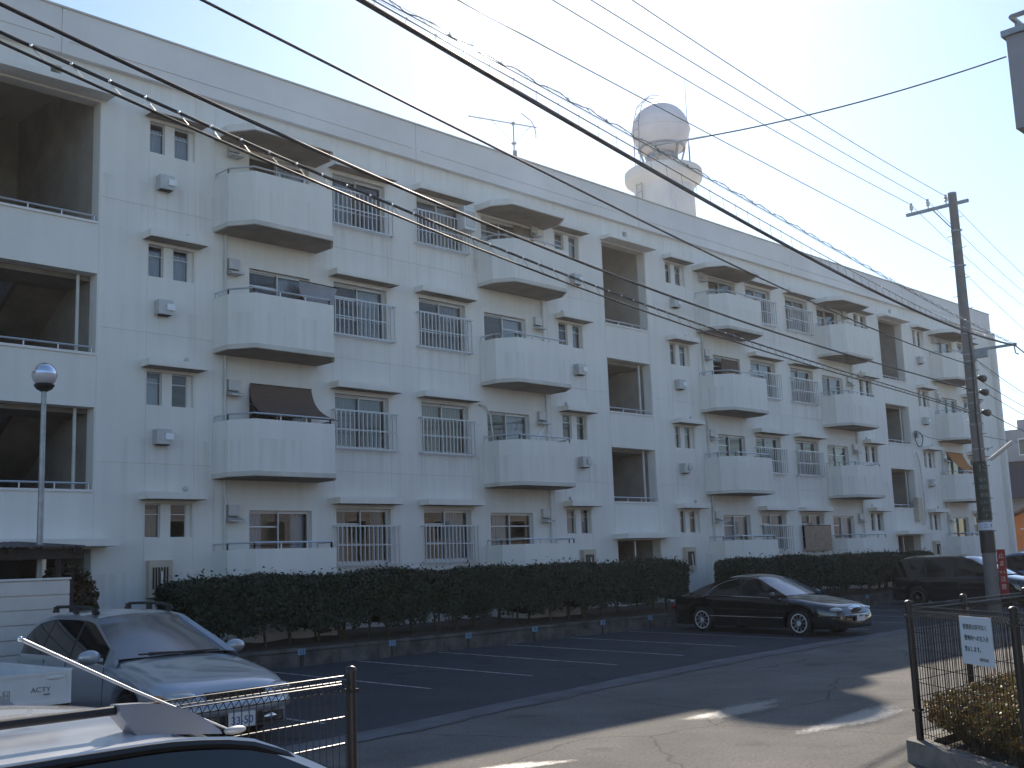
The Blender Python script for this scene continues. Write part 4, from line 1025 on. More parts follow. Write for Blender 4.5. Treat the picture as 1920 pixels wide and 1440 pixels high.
for sg in (1, -1):
    y = sg*.50
    b = MB(); b.tube([(-1.55, y, NZ-.03), (-1.4, y, NZ+.02), (-.6, y, NZ+.031), (-.10, y, NZ+.029)], .0105, 10); b.build('roof_rail', M['trimblack'], nc, 50)
    b = MB(); pts = []; zz = []
    prof_t = catmull([(-.115, .042), (-.05, .038), (.03, .022), (.09, -.004), (.15, -.046)], np.linspace(-.115, .15, 13))
    vs = []
    for x, h in zip(np.linspace(-.115, .15, 13), prof_t):
        zb_l = NZ-.036-.12*max(0, x); hb = .055 if x < -.105 else (.0 if x > -.06 else .055*(1-(x+.105)/.045)**2)
        vs += [(x, y-.026, zb_l+hb), (x, y-.018, NZ+h), (x, y+.018, NZ+h), (x, y+.026, zb_l+hb)]
    fs = []
    for i in range(12):
        for j in range(4): fs.append((4*i+j, 4*i+4+j, 4*i+4+(j+1) % 4, 4*i+(j+1) % 4))
    fs += [(0, 1, 2, 3), (48, 51, 50, 49)]; b.add(vs, fs); b.build('rail_foot', M['footgrey'], nc, 50)
for sg in (1, -1):
    dxs = np.linspace(-1.7, 1.0, 40); dz_ = catmull([(-1.7, -.135), (-1.2, -.052), (-.6, -.046), (-.1, -.047), (.12, -.066), (.28, -.118), (.5, -.225), (.85, -.42), (1.0, -.50)], dxs); dy_ = catmull([(-1.7, .635), (-1.2, .617), (0, .614), (.3, .620), (.6, .645), (1.0, .70)], dxs)
    b = MB(); b.tube([(x, sg*y_, NZ+z_) for x, y_, z_ in zip(dxs, dy_, dz_)], .0105, 6); b.build('drip_moulding', M['trimblack'], nc)
mirror_pair(nc, .85, .88, .98, M['whitecar'], 1.1)
AB = Vector((.19, -.50, NZ-.062))
b = MB(); b.ell((AB.x+.015, AB.y, AB.z+.008), .032, .013, .010, 14, 8); ab = b.build('aerial_base', M['duct'], nc, 50)
b = MB(); d = Vector((-.52, 0, .26)); b.tube([AB+Vector((0, 0, .01)), AB+d*.5, AB+d], .0024, 8, r1=.0042)
b.build('aerial_rod', M['alu'], ab, 50)
b = MB(); b.ell(tuple(AB+d*1.01), .0055, .0055, .0055, 10, 8); b.build('aerial_tip', M['chrome'], ab, 60)

# kei truck
tr = thing('pickup_truck', 'small white pickup truck with its tailgate toward the road at the left edge', 'truck', (-5.34, -9.24, 0), 0)
b = MB(); b.box(-.71, .71, -.012, .03, .66, .985); tg = b.build('tailgate', M['truck'], tr)
b = MB(); b.box(-.71, .71, -.02, -.013, .95, .985); b.box(-.71, .71, -.022, -.013, .66, .70); b.box(-.71, -.67, -.02, -.013, .70, .95); b.box(.67, .71, -.02, -.013, .70, .95)
b.build('tailgate_rib', M['truck'], tg)
b = MB(); b.ell((.55, -.015, .925), .10, .012, .022, 16, 6); b.build('latch', M['plate'], tg, 60)
for sg in (1, -1):
    b = MB(); b.box(sg*.72, sg*.69, .035, 1.94, .66, .985); b.box(sg*.735, sg*.68, .0, 1.94, .985, 1.0); b.build('side_gate', M['truck'], tr)
b = MB(); b.box(-.69, .69, .035, 1.94, .62, .655); b.build('bed', M['duct'], tr)
b = MB(); b.box(-.71, .71, .02, .06, .56, .65); b.box(-.66, .66, .05, 3.0, .42, .55); b.build('chassis', M['trimblack'], tr)
b = MB(); zs_ = [(.58, 0, 0), (1.0, 0, 0), (1.72, .12, .25), (1.78, .2, .4)]
vs = []
for z, a, c in zs_:
    q = .0 if z < 1.1 else .07; vs += [(-.72+q, 2.0+a*.3, z), (.72-q, 2.0+a*.3, z), (.72-q, 3.2-c, z), (-.72+q, 3.2-c, z)]
fs = [(0, 3, 2, 1), (12, 13, 14, 15)]
for i in range(3):
    for j in range(4): fs.append((4*i+j, 4*i+(j+1) % 4, 4*i+4+(j+1) % 4, 4*i+4+j))
b.add(vs, fs); cab = b.build('cab', M['truck'], tr)
b = MB(); b.add([(-.56, 2.03, 1.15), (.56, 2.03, 1.15), (.54, 2.045, 1.6), (-.54, 2.045, 1.6)], [(0, 1, 2, 3)]); b.v = [(p[0], p[1]-.03, p[2]) for p in b.v]; b.build('rear_window', M['carglass'], cab)
for x in (-.6, .6):
    for y in (.55, 2.6):
        wheel(tr, x, y, .26, .15, 5); w_ = tr.children[-1]; w_.rotation_euler = (0, 0, R(90) if x < 0 else R(-90)); 
for o in tr.children:
    if o.name.startswith('wheel'):
        x, y = o.location.x, o.location.y; o.rotation_euler = (0, 0, R(90) if (x < 0) == (y > 0) else R(-90)); o.rotation_euler = (0, 0, R(90) if x < 0 else R(-90))
text('ACTY', .068, M['lettergrey'], tg, frame_mtx((.40, -.016, .815), (1, 0, 0), (0, 0, 1)), 'lettering', .001, sx=1.15)
text('4WD', .03, M['lettergrey'], tg, frame_mtx((.46, -.016, .765), (1, 0, 0), (0, 0, 1)), 'lettering', .001)
b = MB(); ex, ez = .06, .79
b.box(ex-.035, ex-.026, -.016, -.0131, ez-.045, ez+.045); b.box(ex+.026, ex+.035, -.016, -.0131, ez-.045, ez+.045); b.box(ex-.026, ex+.026, -.016, -.0131, ez-.045, ez-.039); b.box(ex-.026, ex+.026, -.016, -.0131, ez+.039, ez+.045)
b.box(ex-.018, ex-.011, -.016, -.0131, ez-.03, ez+.03); b.box(ex+.011, ex+.018, -.016, -.0131, ez-.03, ez+.03); b.box(ex-.011, ex+.011, -.016, -.0131, ez-.005, ez+.005)
b.build('emblem', M['steel'], tg)

# ------------------------------------------------------------------ mesh fences
def mesh_panel(parent, A, B, z0, z1, outward):
    A = Vector(A); B = Vector(B); d = (B-A); L = d.length; d.normalize(); o = Vector((*outward, 0)).normalized(); b = MB()
    n = max(2, int(L/.05)); st = L/n
    P = lambda s, off, z: (A.x+d.x*s+o.x*off, A.y+d.y*s+o.y*off, z)
    for i in range(n+1):
        s = i*st; b.tube([P(s, 0, z0), P(s, 0, z1-.085), P(s, .045, z1-.04), P(s, 0, z1), P(s, -.03, z1-.035), P(s, 0, z1-.085)], .0034, 4, cap=False)
    for off, z in ((.045, z1-.04), (0, z1), (0, z1-.085), (-.03, z1-.035)): b.tube([P(0, off, z), P(L, off, z)], .0042, 5)
    z = z1-.23
    while z > z0+.03: b.tube([P(0, .003, z), P(L, .003, z)], .0038, 5); z -= .148
    return b.build('mesh_panel', M['mesh'], parent)
def fpost(parent, x, y, z0, z1, r=.03):
    b = MB(); b.tube([(x, y, z0), (x, y, z1)], r, 12); p = b.build('post', M['fence'], parent, 40)
    b = MB(); b.lathe([(r*1.12, -.012), (r*1.12, .006), (r*.8, .018), (.001, .024)], (x, y, z1), 14); b.build('post_cap', M['fence'], p, 40)
    for z in (z1-.12, z0+.3): b = MB(); b.obox((x, y, z), (r*1.12, 0, 0), (0, r*1.12, 0), (0, 0, .012)); b.build('clamp', M['fence'], p)
lf = thing('mesh_fence', 'dark brown wire mesh fence between the white wagon and the car park', 'fence')
fd = Vector((-1, -.135)).normalized()
pA = Vector((-5.75, -15.31))
for i in range(3): q = pA+fd*i*2.0; fpost(lf, q.x, q.y, -.05, 1.30, .029)
for i in range(2):
    q0 = pA+fd*(i*2.0+.05); q1 = pA+fd*((i+1)*2.0-.05); mesh_panel(lf, (*q0, 0), (*q1, 0), .1, 1.27, (.135, -1))
rf = thing('mesh_fence', 'dark brown wire mesh fence around the shrub bed at lower right', 'fence')
P1 = Vector((.09, -16.02)); P2 = Vector((-1.03, -17.38)); d12 = (P2-P1).normalized()
fp = [P1, P2, P2+d12*1.76]
for q in fp: fpost(rf, q.x, q.y, .15, 1.40, .033)
for x in (1.4, 3.05, 4.7, 6.4): fpost(rf, x, -15.98, .15, 1.40, .031)
for a, c in ((P1, P2), (P2, fp[2])): mesh_panel(rf, (*(a+d12*.06), 0), (*(c-d12*.06), 0), .22, 1.37, (-d12.y, d12.x))
bx = [.09, 1.4, 3.05, 4.7, 6.4]
for a, c in zip(bx, bx[1:]): mesh_panel(rf, (a+.05, -15.98, 0), (c-.05, -15.98, 0), .22, 1.37, (0, 1))
kb = thing('planter_kerb', 'low concrete kerb with rounded corner under the mesh fence at right', 'kerb')
nrm = Vector((-d12.y, d12.x))
if nrm.x > 0: nrm = -nrm
c0_ = P1+nrm*.10; out = [c0_+d12*3.6]; out += [c0_+d12*.12]
corner = P1+Vector((-.10, .12)); out += [P1+Vector((-.115, .03)), P1+Vector((-.08, .10)), P1+Vector((.02, .135))]
out += [Vector((7.5, -15.86)), Vector((7.5, -16.08)), Vector((.16, -16.12)), P1-nrm*.06+d12*.12, P1-nrm*.06+d12*3.6]
b = MB(); b.prism([tuple(p) for p in out], -.02, .19); b.build('kerb_block', M['kerb'], kb)
so = MB(); so.prism([(.15, -16.1), (7.4, -16.1), (7.4, -20.5), (-2.6, -20.5), tuple(P1-nrm*.06+d12*3.5)], .0, .13); tag(so.build('shrub_bed_soil', M['soil']), kind='structure')
# low azalea shrubs: separate mounds
az = [(.42, -16.33, .32, .24), (.02, -16.62, .34, .26), (.95, -16.42, .36, .27), (.55, -16.85, .40, .30), (-.42, -17.12, .34, .27), (.1, -17.2, .42, .34),
      (1.55, -16.45, .38, .28), (1.2, -17.0, .42, .34), (2.2, -16.5, .40, .3), (.75, -17.5, .42, .4), (1.95, -17.1, .44, .38), (-.3, -17.75, .40, .36), (2.9, -16.6, .42, .32), (2.7, -17.3, .46, .42), (3.6, -16.7, .42, .34), (4.4, -16.7, .42, .34)]
names_az = ['at the rounded kerb corner inside the mesh fence', 'just inside the front mesh panel below the notice', 'second along the back mesh panel', 'in the middle of the bed behind the notice',
            'by the right-hand front fence post', 'taller one behind the front fence post', 'third along the back mesh panel', 'left of the tall mounds at the right edge', 'fourth along the back mesh panel',
            'tall one at the right edge of the bed', 'tall one behind the middle of the bed', 'nearest the camera past the right fence post', 'fifth along the back mesh panel', 'large one far back in the bed', 'sixth along the back mesh panel', 'last along the back mesh panel']
for (x, y, rx, rz), nm in zip(az, names_az):
    bush(x, y, .12, rx*1.15, rz*.74, 4200, M['azalea'], 'azalea_shrub', 'low russet and green azalea mound '+nm, .019, 'shrub')['group'] = 'azalea mounds in the fenced bed'
# notice board on the front panel
ntc = thing('notice_sign', 'white notice with black Japanese lettering wired to the mesh fence', 'sign')
nx_ = nrm*1.0; zdir = Vector((0, 0, 1)); dd = Vector((d12.x, d12.y, 0)); oo = Vector((nrm.x, nrm.y, 0))
ctr = Vector((P1.x, P1.y, 0))+dd*1.262+oo*.052+Vector((0, 0, 1.135))
b = MB(); b.obox(ctr, dd*.245, oo*.004, zdir*.19); b.build('board', M['white'], ntc)
def tm(u, v): return frame_mtx(ctr+oo*.006+dd*u+zdir*v, dd, zdir)
text('管理者の許可なく', .048, M['ink'], ntc, tm(-.0, .105), 'lettering', .0006)
text('敷地内への立入を', .048, M['ink'], ntc, tm(.01, .018), 'lettering', .0006)
text('禁止します。', .048, M['ink'], ntc, tm(-.05, -.07), 'lettering', .0006)
text('県住宅公社', .028, M['ink'], ntc, tm(.10, -.145), 'lettering', .0006)

# ------------------------------------------------------------------ utility pole
PX, PY = 21.95, -8.17
up = thing('utility_pole', 'tall concrete utility pole with crossarm, step bolts and sign bands', 'utility pole', (PX, PY, 0))
b = MB(); b.tube([(0, 0, -.1), (0, 0, 6), (0, 0, 12.05)], .19, 20, r1=.12); b.build('shaft', M['pole'], up, 50)
b = MB(); b.lathe([(.125, 12.05), (.125, 12.1), (.001, 12.14)], n=16); b.build('pole_cap', M['steel'], up)
b = MB(); b.box(-.04, .04, -.45, 1.42, 11.72, 11.81); ca = b.build('crossarm', M['steel'], up)
b = MB(); b.tube([(0, .6, 11.72), (0, .14, 11.1)], .018, 6); b.build('arm_brace', M['steel'], up)
for y in (1.25, .74, .2):
    b = MB(); b.lathe([(.018, 0), (.018, .08), (.055, .09), (.06, .13), (.04, .15), (.06, .17), (.055, .21), (.035, .23), (.045, .28), (.02, .30), (.001, .31)], (0, y, 11.81), 12)
    b.build('insulator', M['insul'], up, 40)
z = 2.3; i = 0
while z < 11.5:
    s = 1 if i % 2 else -1; a = R(25)
    b = MB(); b.tube([(s*.12*math.sin(a), s*.12*math.cos(a), z), (s*.36*math.sin(a), s*.36*math.cos(a), z+.01)], .011, 5); b.build('step_bolt', M['steel'], up); z += .45; i += 1
for z in (10.95, 9.9, 7.9, 7.3, 7.1, 6.6, 6.2, 5.9, 5.6, 5.3, 4.6):
    rr = .19-(.07*z/12)+.006; b = MB(); b.lathe([(rr, z-.02), (rr+.006, z-.02), (rr+.006, z+.02), (rr, z+.02)], n=18); b.box(-.03, .03, -rr-.05, -rr+.01, z-.02, z+.02); b.build('steel_band', M['steel'], up)
b = MB(); b.box(-.035, .035, -1.35, .2, 7.36, 7.43); b.box(-.06, .06, -.55, -.1, 7.16, 7.36)
b.build('cable_bracket', M['steel'], up)
b = MB(); b.tube([(0, -1.28, 7.36), (0, -1.3, 7.15), (0, -1.38, 7.1)], .02, 6); b.build('hook', M['steel'], up)
for z, yo in ((6.6, -.26), (6.2, -.28), (5.62, -.28)):
    b = MB(); b.lathe([(.02, -.2), (.07, -.16), (.11, .12), (.03, .26)], (.12, yo, z), 10, 'x'); b.build('cable_closure', M['trimblack'], up, 50)
b = MB(); b.tube([(-.14, -.12, 8.0), (-.15, -.14, 7.2), (-.17, -.1, 5.5), (-.18, -.12, 4)], .025, 6); b.build('conduit', M['cable'], up)
b = MB(); b.lathe([(.19, 2.62), (.192, 2.62), (.188, 4.25), (.186, 4.25)], n=20); gs = b.build('green_sign_wrap', M['green'], up)
fdir = Vector((-.80, -.60, 0)).normalized(); tdir = Vector((fdir.y*-1, fdir.x, 0))
tdir = Vector((.60, -.80, 0)).normalized()
for i, (tx_, z, sz) in enumerate([('K', 4.05, .28), ('歯科', 3.72, .13), ('医院', 3.52, .13), ('駅前', 3.3, .12), ('この先', 3.1, .11), ('入口', 2.9, .12), ('P', 2.73, .13)]):
    text(tx_, sz, M['greenlight'], gs, frame_mtx(fdir*.194+Vector((0, 0, z)), tdir, (0, 0, 1)), 'lettering', .001)
b = MB(); b.lathe([(.196, 2.34), (.198, 2.34), (.197, 2.56), (.195, 2.56)], n=20); bs = b.build('address_plate', M['white'], up)
text('三 3', .13, M['inkblue'], bs, frame_mtx(fdir*.201+Vector((0, 0, 2.45)), tdir, (0, 0, 1)), 'lettering', .001)
b = MB(); b.lathe([(.195, 1.72), (.197, 1.72), (.196, 2.33), (.194, 2.33)], n=20); b.build('dark_wrap', M['trimblack'], up)
b = MB(); b.box(-.03, .03, -.40, -.20, 1.22, 1.28); b.box(.0, .02, -.44, -.215, .55, 1.8); rs = b.build('red_sign', M['red'], up)
b.v = []
for i, ch in enumerate('止まれ注意'): text(ch, .16, M['cream'], rs, frame_mtx((-.003, -.33, 1.62-i*.21), (0, -1, 0), (0, 0, 1)), 'lettering', .001)
b = MB(); b.tube([(0, -.16, 4.25), (.02, -.4, 4.32)], .02, 6); b.tube([(.02, -.3, 4.28), (.04, -.95, 4.72)], .055, 10); b.build('street_light', M['panel'], up)

# ------------------------------------------------------------------ cables
CB = {
'W1':[(-6.94,-12.81,6.05),(-5.44,-12.57,5.96),(-3.41,-12.25,5.86),(-1.16,-11.89,5.79),(2.59,-11.29,5.70),(8.71,-10.31,5.82),(22.0,-8.18,6.27)],
'W2':[(-6.93,-12.81,5.83),(-5.54,-12.59,5.75),(-3.41,-12.25,5.64),(-1.17,-11.89,5.54),(2.56,-11.29,5.45),(8.63,-10.32,5.47),(13.76,-9.5,5.55),(22.0,-8.18,5.64)],
'W2b':[(-6.93,-12.81,5.76),(-5.54,-12.59,5.66),(-3.42,-12.25,5.54),(-1.18,-11.89,5.44),(2.55,-11.3,5.35),(8.62,-10.32,5.39),(13.73,-9.51,5.47),(22.0,-8.18,5.58)],
'W3':[(-5.12,-12.52,6.84),(-3.39,-12.25,6.81),(-2.07,-12.04,6.79),(-0.01,-11.71,6.76),(3.1,-11.21,6.70),(8.87,-10.28,6.65),(13.71,-9.51,6.74),(21.8,-8.23,7.0)],
'W4':[(-4.36,-13.69,6.68),(-3.41,-13.54,6.66),(-1.68,-13.26,6.65),(0.6,-12.9,6.62),(4.49,-12.27,6.57),(8.31,-11.66,6.60),(15.82,-10.46,6.90),(21.9,-9.48,7.36)],
'W4b':[(-4.18,-13.66,6.75),(-3.4,-13.54,6.75),(-1.67,-13.26,6.76),(0.62,-12.89,6.77),(4.53,-12.27,6.76),(8.36,-11.65,6.79),(15.82,-10.46,6.97),(21.9,-9.48,7.36)],
'W4c':[(-4.01,-13.63,6.80),(-3.4,-13.54,6.81),(-1.66,-13.26,6.85),(0.63,-12.89,6.91),(4.57,-12.26,6.95),(8.42,-11.64,7.02),(13.23,-10.87,7.10),(21.9,-9.48,7.38)],
'W5':[(-1.32,-11.81,8.47),(0.25,-11.56,8.57),(3.77,-11.0,8.77),(8.01,-10.32,9.07),(14.38,-9.3,9.47),(21.85,-8.13,9.94)],
'W6':[(2.39,-10.06,10.47),(5.19,-9.61,10.67),(10.93,-8.7,11.04),(16.63,-7.78,11.58),(21.95,-6.92,12.06)],
'W7':[(2.83,-10.49,10.46),(4.37,-10.25,10.55),(9.81,-9.37,10.95),(15.22,-8.51,11.46),(21.95,-7.43,12.06)],
'W8':[(3.31,-10.95,10.44),(5.34,-10.63,10.53),(8.59,-10.11,10.76),(13.67,-9.3,11.25),(21.95,-7.97,12.06)]}
def smooth_cable(pts, ext=0, n=60):
    P = np.array(pts, float); t = P[:, 0]
    # least-squares parabola/cubic through the measured points: a natural sag
    deg = 3 if len(P) > 5 else 2; cz = np.polyfit(t, P[:, 2], deg); cy = np.polyfit(t, P[:, 1], 1)
    xs = np.linspace(t[0]-ext, t[-1], n); z = np.polyval(cz, np.maximum(xs, t[0])); dz = np.polyval(np.polyder(cz), t[0]); z = np.where(xs < t[0], z+dz*(xs-t[0]), z)
    y = np.polyval(cy, xs); out = np.stack([xs, y, z], 1)
    w_ = np.clip((xs-(t[-1]-2.5))/2.5, 0, 1)**2; out += (P[-1]-out[-1])[None, :]*w_[:, None]
    return [tuple(p) for p in out]
def cable(name, label, cat, strands, rings=None, group='overhead lines along the street'):
    t = thing(name, label, cat, (0, 0, 0), 0, group)
    for nm, pts, r, m in strands: b = MB(); b.tube(pts, r, 6); b.build(nm, m, t, 60)
    if rings:
        A, B, step, r0 = rings; b = MB(); lk = MB(); acc = 0; A_ = [Vector(p) for p in A]
        from bisect import bisect
        L = [0]
        for i in range(len(A_)-1): L.append(L[-1]+(A_[i+1]-A_[i]).length)
        s = .2
        while s < L[-1]:
            i = min(bisect(L, s)-1, len(A_)-2); f = (s-L[i])/(L[i+1]-L[i]); p = A_[i].lerp(A_[i+1], f); q = Vector(B[i]).lerp(Vector(B[i+1]), f)
            b.ell(tuple(p+Vector((0, -.005, .0))), r0, r0, r0, 8, 6); lk.tube([p, p.lerp(q, .5)+Vector((.05, 0, 0)), q+Vector((.1, 0, 0))], .0035, 4); s += step
        b.tube([p+Vector((0, 0, .004)) for p in A_], .003, 4); b.build('lashing_rings', M['hanger'], t, 60); lk.tube([Vector(p) for p in B], .003, 4); lk.build('lashing_links', M['steel'], t)
    return t
S_ = {k: smooth_cable(v, 8 if k != 'W4c' else 8) for k, v in CB.items()}
cable('overhead_cable', 'thick black cable crossing the whole facade just above the beaded one', 'cable', [('cable', S_['W1'], .0165, M['cable'])])
cable('overhead_cable', 'pair of black cables joined by bright hanger rings, lowest across the facade', 'cable', [('messenger', S_['W2'], .014, M['cable']), ('cable', S_['W2b'], .012, M['cable'])], (S_['W2'], S_['W2b'], .34, .016))
cable('overhead_cable', 'slim twisted black cable crossing from the top left over the roofline', 'cable', [('cable', S_['W3'], .014, M['cable'])])
cable('overhead_cable', 'heaviest cable bundle with two beaded wires running just above it', 'cable', [('cable', S_['W4'], .0255, M['cable']), ('messenger', S_['W4b'], .007, M['wire']), ('upper_wire', S_['W4c'], .006, M['wire'])], (S_['W4b'], S_['W4'], .42, .012))
cable('overhead_cable', 'looped thin wire with bright beads riding above the heaviest bundle', 'cable',
      [('wire', [(p[0], p[1], p[2]+.03+.018*math.sin(p[0]*9)+.006*math.sin(p[0]*21)) for p in smooth_cable(CB['W4c'], 8, 500)], .0055, M['wire'])],
      ([(p[0], p[1], p[2]+.03) for p in S_['W4c']][8:], [(p[0], p[1], p[2]-.02) for p in S_['W4c']][8:], .42, .011))
cable('power_line', 'thin line passing behind the water tank sphere to below the crossarm', 'wire', [('wire', S_['W5'], .008, M['wire'])])
cable('power_line', 'thin line to the outermost insulator, the left end of the crossarm', 'wire', [('wire', S_['W6'], .009, M['wire'])])
cable('power_line', 'thin line to the middle insulator of the crossarm', 'wire', [('wire', S_['W7'], .009, M['wire'])])
cable('power_line', 'thin line to the insulator nearest the pole, highest in the sky', 'wire', [('wire', S_['W8'], .009, M['wire'])])
dx, dy = 26, 26*.16
for i, (y, z, z2, r, lb) in enumerate([(-6.92, 12.06, 11.9, .009, 'thin line going right from the outermost insulator past the far roof end'), (-7.43, 12.06, 12.0, .009, 'thin line going right from the middle insulator past the far roof end'),
      (-7.97, 12.06, 12.1, .009, 'thin line going right from the insulator nearest the pole top'), (-8.13, 9.9, 9.3, .008, 'thin line leaving the pole shaft to the right below the crossarm'),
      (-8.2, 7.3, 6.9, .012, 'cable leaving the pole to the right just under the bracket'), (-8.45, 7.0, 6.2, .008, 'slim wire sagging right below the bracket'),
      (-8.45, 6.5, 6.6, .012, 'cable leaving the uppermost black closure to the right'), (-8.5, 6.2, 6.2, .012, 'cable leaving the middle black closure to the right'),
      (-8.5, 5.62, 5.75, .016, 'cable leaving the lowest black closure to the right'), (-9.48, 7.36, 7.5, .022, 'heavy cable going right from the end of the bracket')]):
    pts = [(PX+dx*t, y+dy*t, z+(z2-z)*t-1.6*t*(1-t)*.8) for t in np.linspace(0, 1, 24)]
    cable('overhead_cable' if r > .01 else 'power_line', lb, 'cable' if r > .01 else 'wire', [('wire', pts, r*.9, M['cable'] if r > .01 else M['wire'])])
# service drop from the heavy bundle to the building corner at upper right
A = np.array((.9, -12.85, 6.92)); B = np.array((2.56, -16.58, 7.28)); pts = [tuple(A+(B-A)*t+np.array((0, 0, -.22*4*t*(1-t)*.5))) for t in np.linspace(0, 1, 24)]
t_ = cable('service_wire', 'single wire sloping up right from the heavy bundle to the grey building corner', 'wire', [('wire', pts, .008, M['cable'])])
b = MB(); b.tube(pts[0:5], .012, 6); b.build('splice', M['insul'], t_)
A = np.array((36.2, -.12, 6.73)); B = np.array((21.9, -8.35, 4.95)); pts = [tuple(A+(B-A)*t+np.array((0, 0, -.35*4*t*(1-t)*.6))) for t in np.linspace(0, 1, 24)]
cable('service_wire', 'thin dark service wire from the pole to the wall beside the far stairwell', 'wire', [('wire', pts, .009, M['cable'])])
A = np.array((22.0, -8.35, 4.95)); B = np.array((48, -4.2, 6.6)); pts = [tuple(A+(B-A)*t+np.array((0, 0, -.5*4*t*(1-t)*.5))) for t in np.linspace(0, 1, 24)]
cable('service_wire', 'thin dark service wire going right from the middle of the pole', 'wire', [('wire', pts, .009, M['cable'])])

# ------------------------------------------------------------------ neighbouring buildings
nb = thing('corner_building', 'grey rendered upper corner with a steel rail at the top right edge', 'building', (2.55, -16.6, 0))
b = MB(); b.box(0, 6, -5, 0, 6.42, 7.50); ov = b.build('upper_storey', M['greybld'], nb)
b = MB(); b.box(-.04, 6.05, -5.05, .04, 7.501, 7.57); b.build('coping', M['steel'], nb)
b = MB(); b.box(1.2, 6, -5, -1.6, 0, 6.419); b.build('wall', M['greybld'], nb)
b = MB(); b.tube([(.06, -.06, 7.74), (6, -.06, 7.74)], .03, 8); b.tube([(.06, -.06, 7.74), (.06, -5, 7.74)], .03, 8)
for x in (.2, 1.4, 2.6): b.tube([(x, -.06, 7.56), (x, -.06, 7.74)], .02, 6)
for y in (-1.3, -2.5): b.tube([(.06, y, 7.56), (.06, y, 7.74)], .02, 6)
b.build('roof_rail', M['steel'], nb)
hz = thing('orange_house', 'orange rendered house with brown tiled roof beyond the block end', 'house', (62, 0, 0))
b = MB(); b.box(0, 9, -6, 6.0, 0, 3.6); b.add([(0, 6.0, 3.6), (9, 6.0, 3.6), (9, -6, 3.6), (0, -6, 3.6), (0, 0, 6.1), (9, 0, 6.1)], [(0, 3, 4), (1, 5, 2), (0, 4, 5, 1), (3, 2, 5, 4)]); b.build('wall', M['houseorange'], hz)
b = MB()
for sg in (1, -1):
    for r_ in range(14):
        t0 = r_/14; t1 = (r_+1.15)/14; y0, z0 = sg*6.7*(1-t0), 3.45+t0*2.85; y1, z1 = sg*6.7*(1-t1), 3.45+t1*2.85
        b.add([(-.5, y0, z0+.06), (9.4, y0, z0+.06), (9.4, y1, z1+.02), (-.5, y1, z1+.02), (-.5, y0, z0-.06), (9.4, y0, z0-.06), (9.4, y1, z1-.1), (-.5, y1, z1-.1)],
              [(0, 1, 2, 3), (4, 7, 6, 5), (0, 4, 5, 1), (1, 5, 6, 2), (3, 2, 6, 7), (0, 3, 7, 4)])
b.build('roof', M['rooftile'], hz)
b = MB(); b.box(-.04, .02, 3.9, 5.0, 1.6, 2.6); wf = b.build('window', M['frame'], hz); b = MB(); b.box(-.06, -.041, 4.0, 4.9, 1.7, 2.5); b.build('pane', M['panel'], wf)
b = MB(); b.box(-.7, 0, 3.6, 5.3, 2.85, 2.93); b.build('eave', M['duct'], hz)
gb = thing('grey_building', 'grey two-tone building with flat roof behind the orange house', 'building', (78, 4, 0))
b = MB(); b.box(0, 10, -10, 14, 0, 5.4); b.box(0, 10, -10, 14, 8.2, 10.6); b.box(1, 8, -10, 7.2, 10.6, 11.4); b.build('wall', M['greybld'], gb)
b = MB(); b.add([(-1.5, 14, 5.4), (-1.5, -10, 5.4), (0.3, -10, 8.2), (0.3, 14, 8.2), (10, 14, 5.4), (10, -10, 5.4), (10, -10, 8.2), (10, 14, 8.2)], [(0, 1, 2, 3), (4, 7, 6, 5), (0, 3, 7, 4), (1, 5, 6, 2), (2, 6, 7, 3), (0, 4, 5, 1)]); b.build('roof', M['darkroof'], gb)
for y in (5.2, 2.0, -2): b = MB(); b.box(-.05, .0, y, y+1.7, 8.6, 9.9); wf = b.build('window', M['frame'], gb); b = MB(); b.box(-.07, -.051, y+.08, y+1.62, 8.7, 9.8); b.build('pane', M['carglass'], wf)
for y in (5.2, 2.0): b = MB(); b.box(-.05, .0, y, y+1.7, 3.6, 4.8); wf = b.build('window', M['frame'], gb); b = MB(); b.box(-.07, -.051, y+.08, y+1.62, 3.7, 4.7); b.build('pane', M['carglass'], wf)
bw = thing('block_wall', 'low weathered block wall in front of the orange house', 'wall', (58, 0, 0))
b = MB()
for r_ in range(8):
    for q in range(30): b.box(0, .15, -6+q*.42+(.2 if r_ % 2 else 0), -6+q*.42+.40+(.2 if r_ % 2 else 0), r_*.2, r_*.2+.19)
b.build('blocks', M['brick'], bw)
b = MB(); b.box(-.03, .18, -6, 6.8, 1.6, 1.68); b.build('coping', M['kerb'], bw)

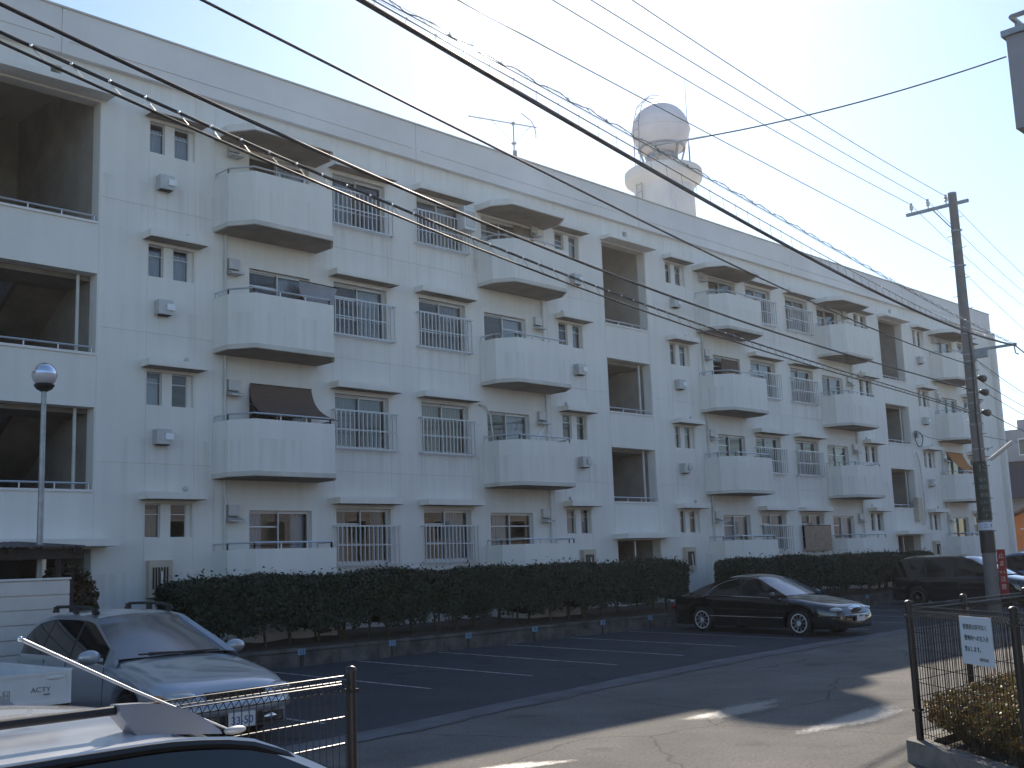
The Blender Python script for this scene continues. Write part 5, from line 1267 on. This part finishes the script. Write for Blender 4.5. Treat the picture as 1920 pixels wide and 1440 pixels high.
# ------------------------------------------------------------------ houses across the street, behind the viewpoint (seen in reflections)
def street_house(name, label, x, y, w_, d_, h_, wm, nwin, stories):
    h = thing(name, label, 'house', (x, y, 0))
    b = MB(); b.box(0, w_, -d_, 0, 0, h_); b.build('wall', wm, h)
    b = MB(); b.prism([(-.4, -d_-.4), (w_+.4, -d_-.4), (w_+.4, .4), (-.4, .4)], h_+.001, h_+.22)
    b.add([(-.4, -d_-.4, h_+.221), (w_+.4, -d_-.4, h_+.221), (w_+.4, .4, h_+.221), (-.4, .4, h_+.221), (1.5, -d_/2, h_+1.6), (w_-1.5, -d_/2, h_+1.6)], [(0, 1, 5, 4), (2, 3, 4, 5), (1, 2, 5), (3, 0, 4)]); b.build('roof', M['darkroof'], h)
    for k in range(stories):
        for i in range(nwin):
            x0 = w_*(i+.25)/nwin; b = MB(); b.box(x0, x0+w_*.4/nwin, .0, .06, 1.0+k*2.8, 2.3+k*2.8); f_ = b.build('window', M['frame'], h)
            b = MB(); b.box(x0+.06, x0+w_*.4/nwin-.06, .061, .07, 1.06+k*2.8, 2.24+k*2.8); b.build('pane', M['carglass'], f_)
street_house('apartment_house', 'cream rendered three-storey apartment house across the street behind the viewpoint', 8, -38, 24, 9, 8.6, M['greybld'], 7, 3)
street_house('apartment_house', 'grey-brown three-storey apartment house across the street farther right behind the viewpoint', 34, -37, 26, 9, 8.4, M['inner'], 7, 3)
street_house('street_house', 'long grey house across the street at its far right end', 62, -36, 40, 9, 7.6, M['greybld'], 9, 2)
street_house('street_house', 'beige two-storey house across the street left of the apartment house', -14, -35, 12, 8, 5.8, M['boxbeige'], 3, 2)
street_house('street_house', 'grey two-storey house across the street far to the left', -30, -34, 13, 8, 5.9, M['greybld'], 3, 2)

hzb = MB(); hzb.box(-60, 110, -60, 60, -1.02, 24); hzo = hzb.build('glare_haze', None); tag(hzo, kind='stuff')  # thin scattering volume added to imitate veiling glare towards the sun
hm = bpy.data.materials.new('glare_haze'); hm.use_nodes = True; nt = hm.node_tree; nt.nodes.remove(nt.nodes['Principled BSDF'])
pv = nt.nodes.new('ShaderNodeVolumePrincipled'); pv.inputs['Color'].default_value = (.95, .95, .97, 1); pv.inputs['Density'].default_value = .00042; pv.inputs['Anisotropy'].default_value = .7
nt.links.new(pv.outputs[0], nt.nodes['Material Output'].inputs['Volume']); hzo.data.materials.append(hm)
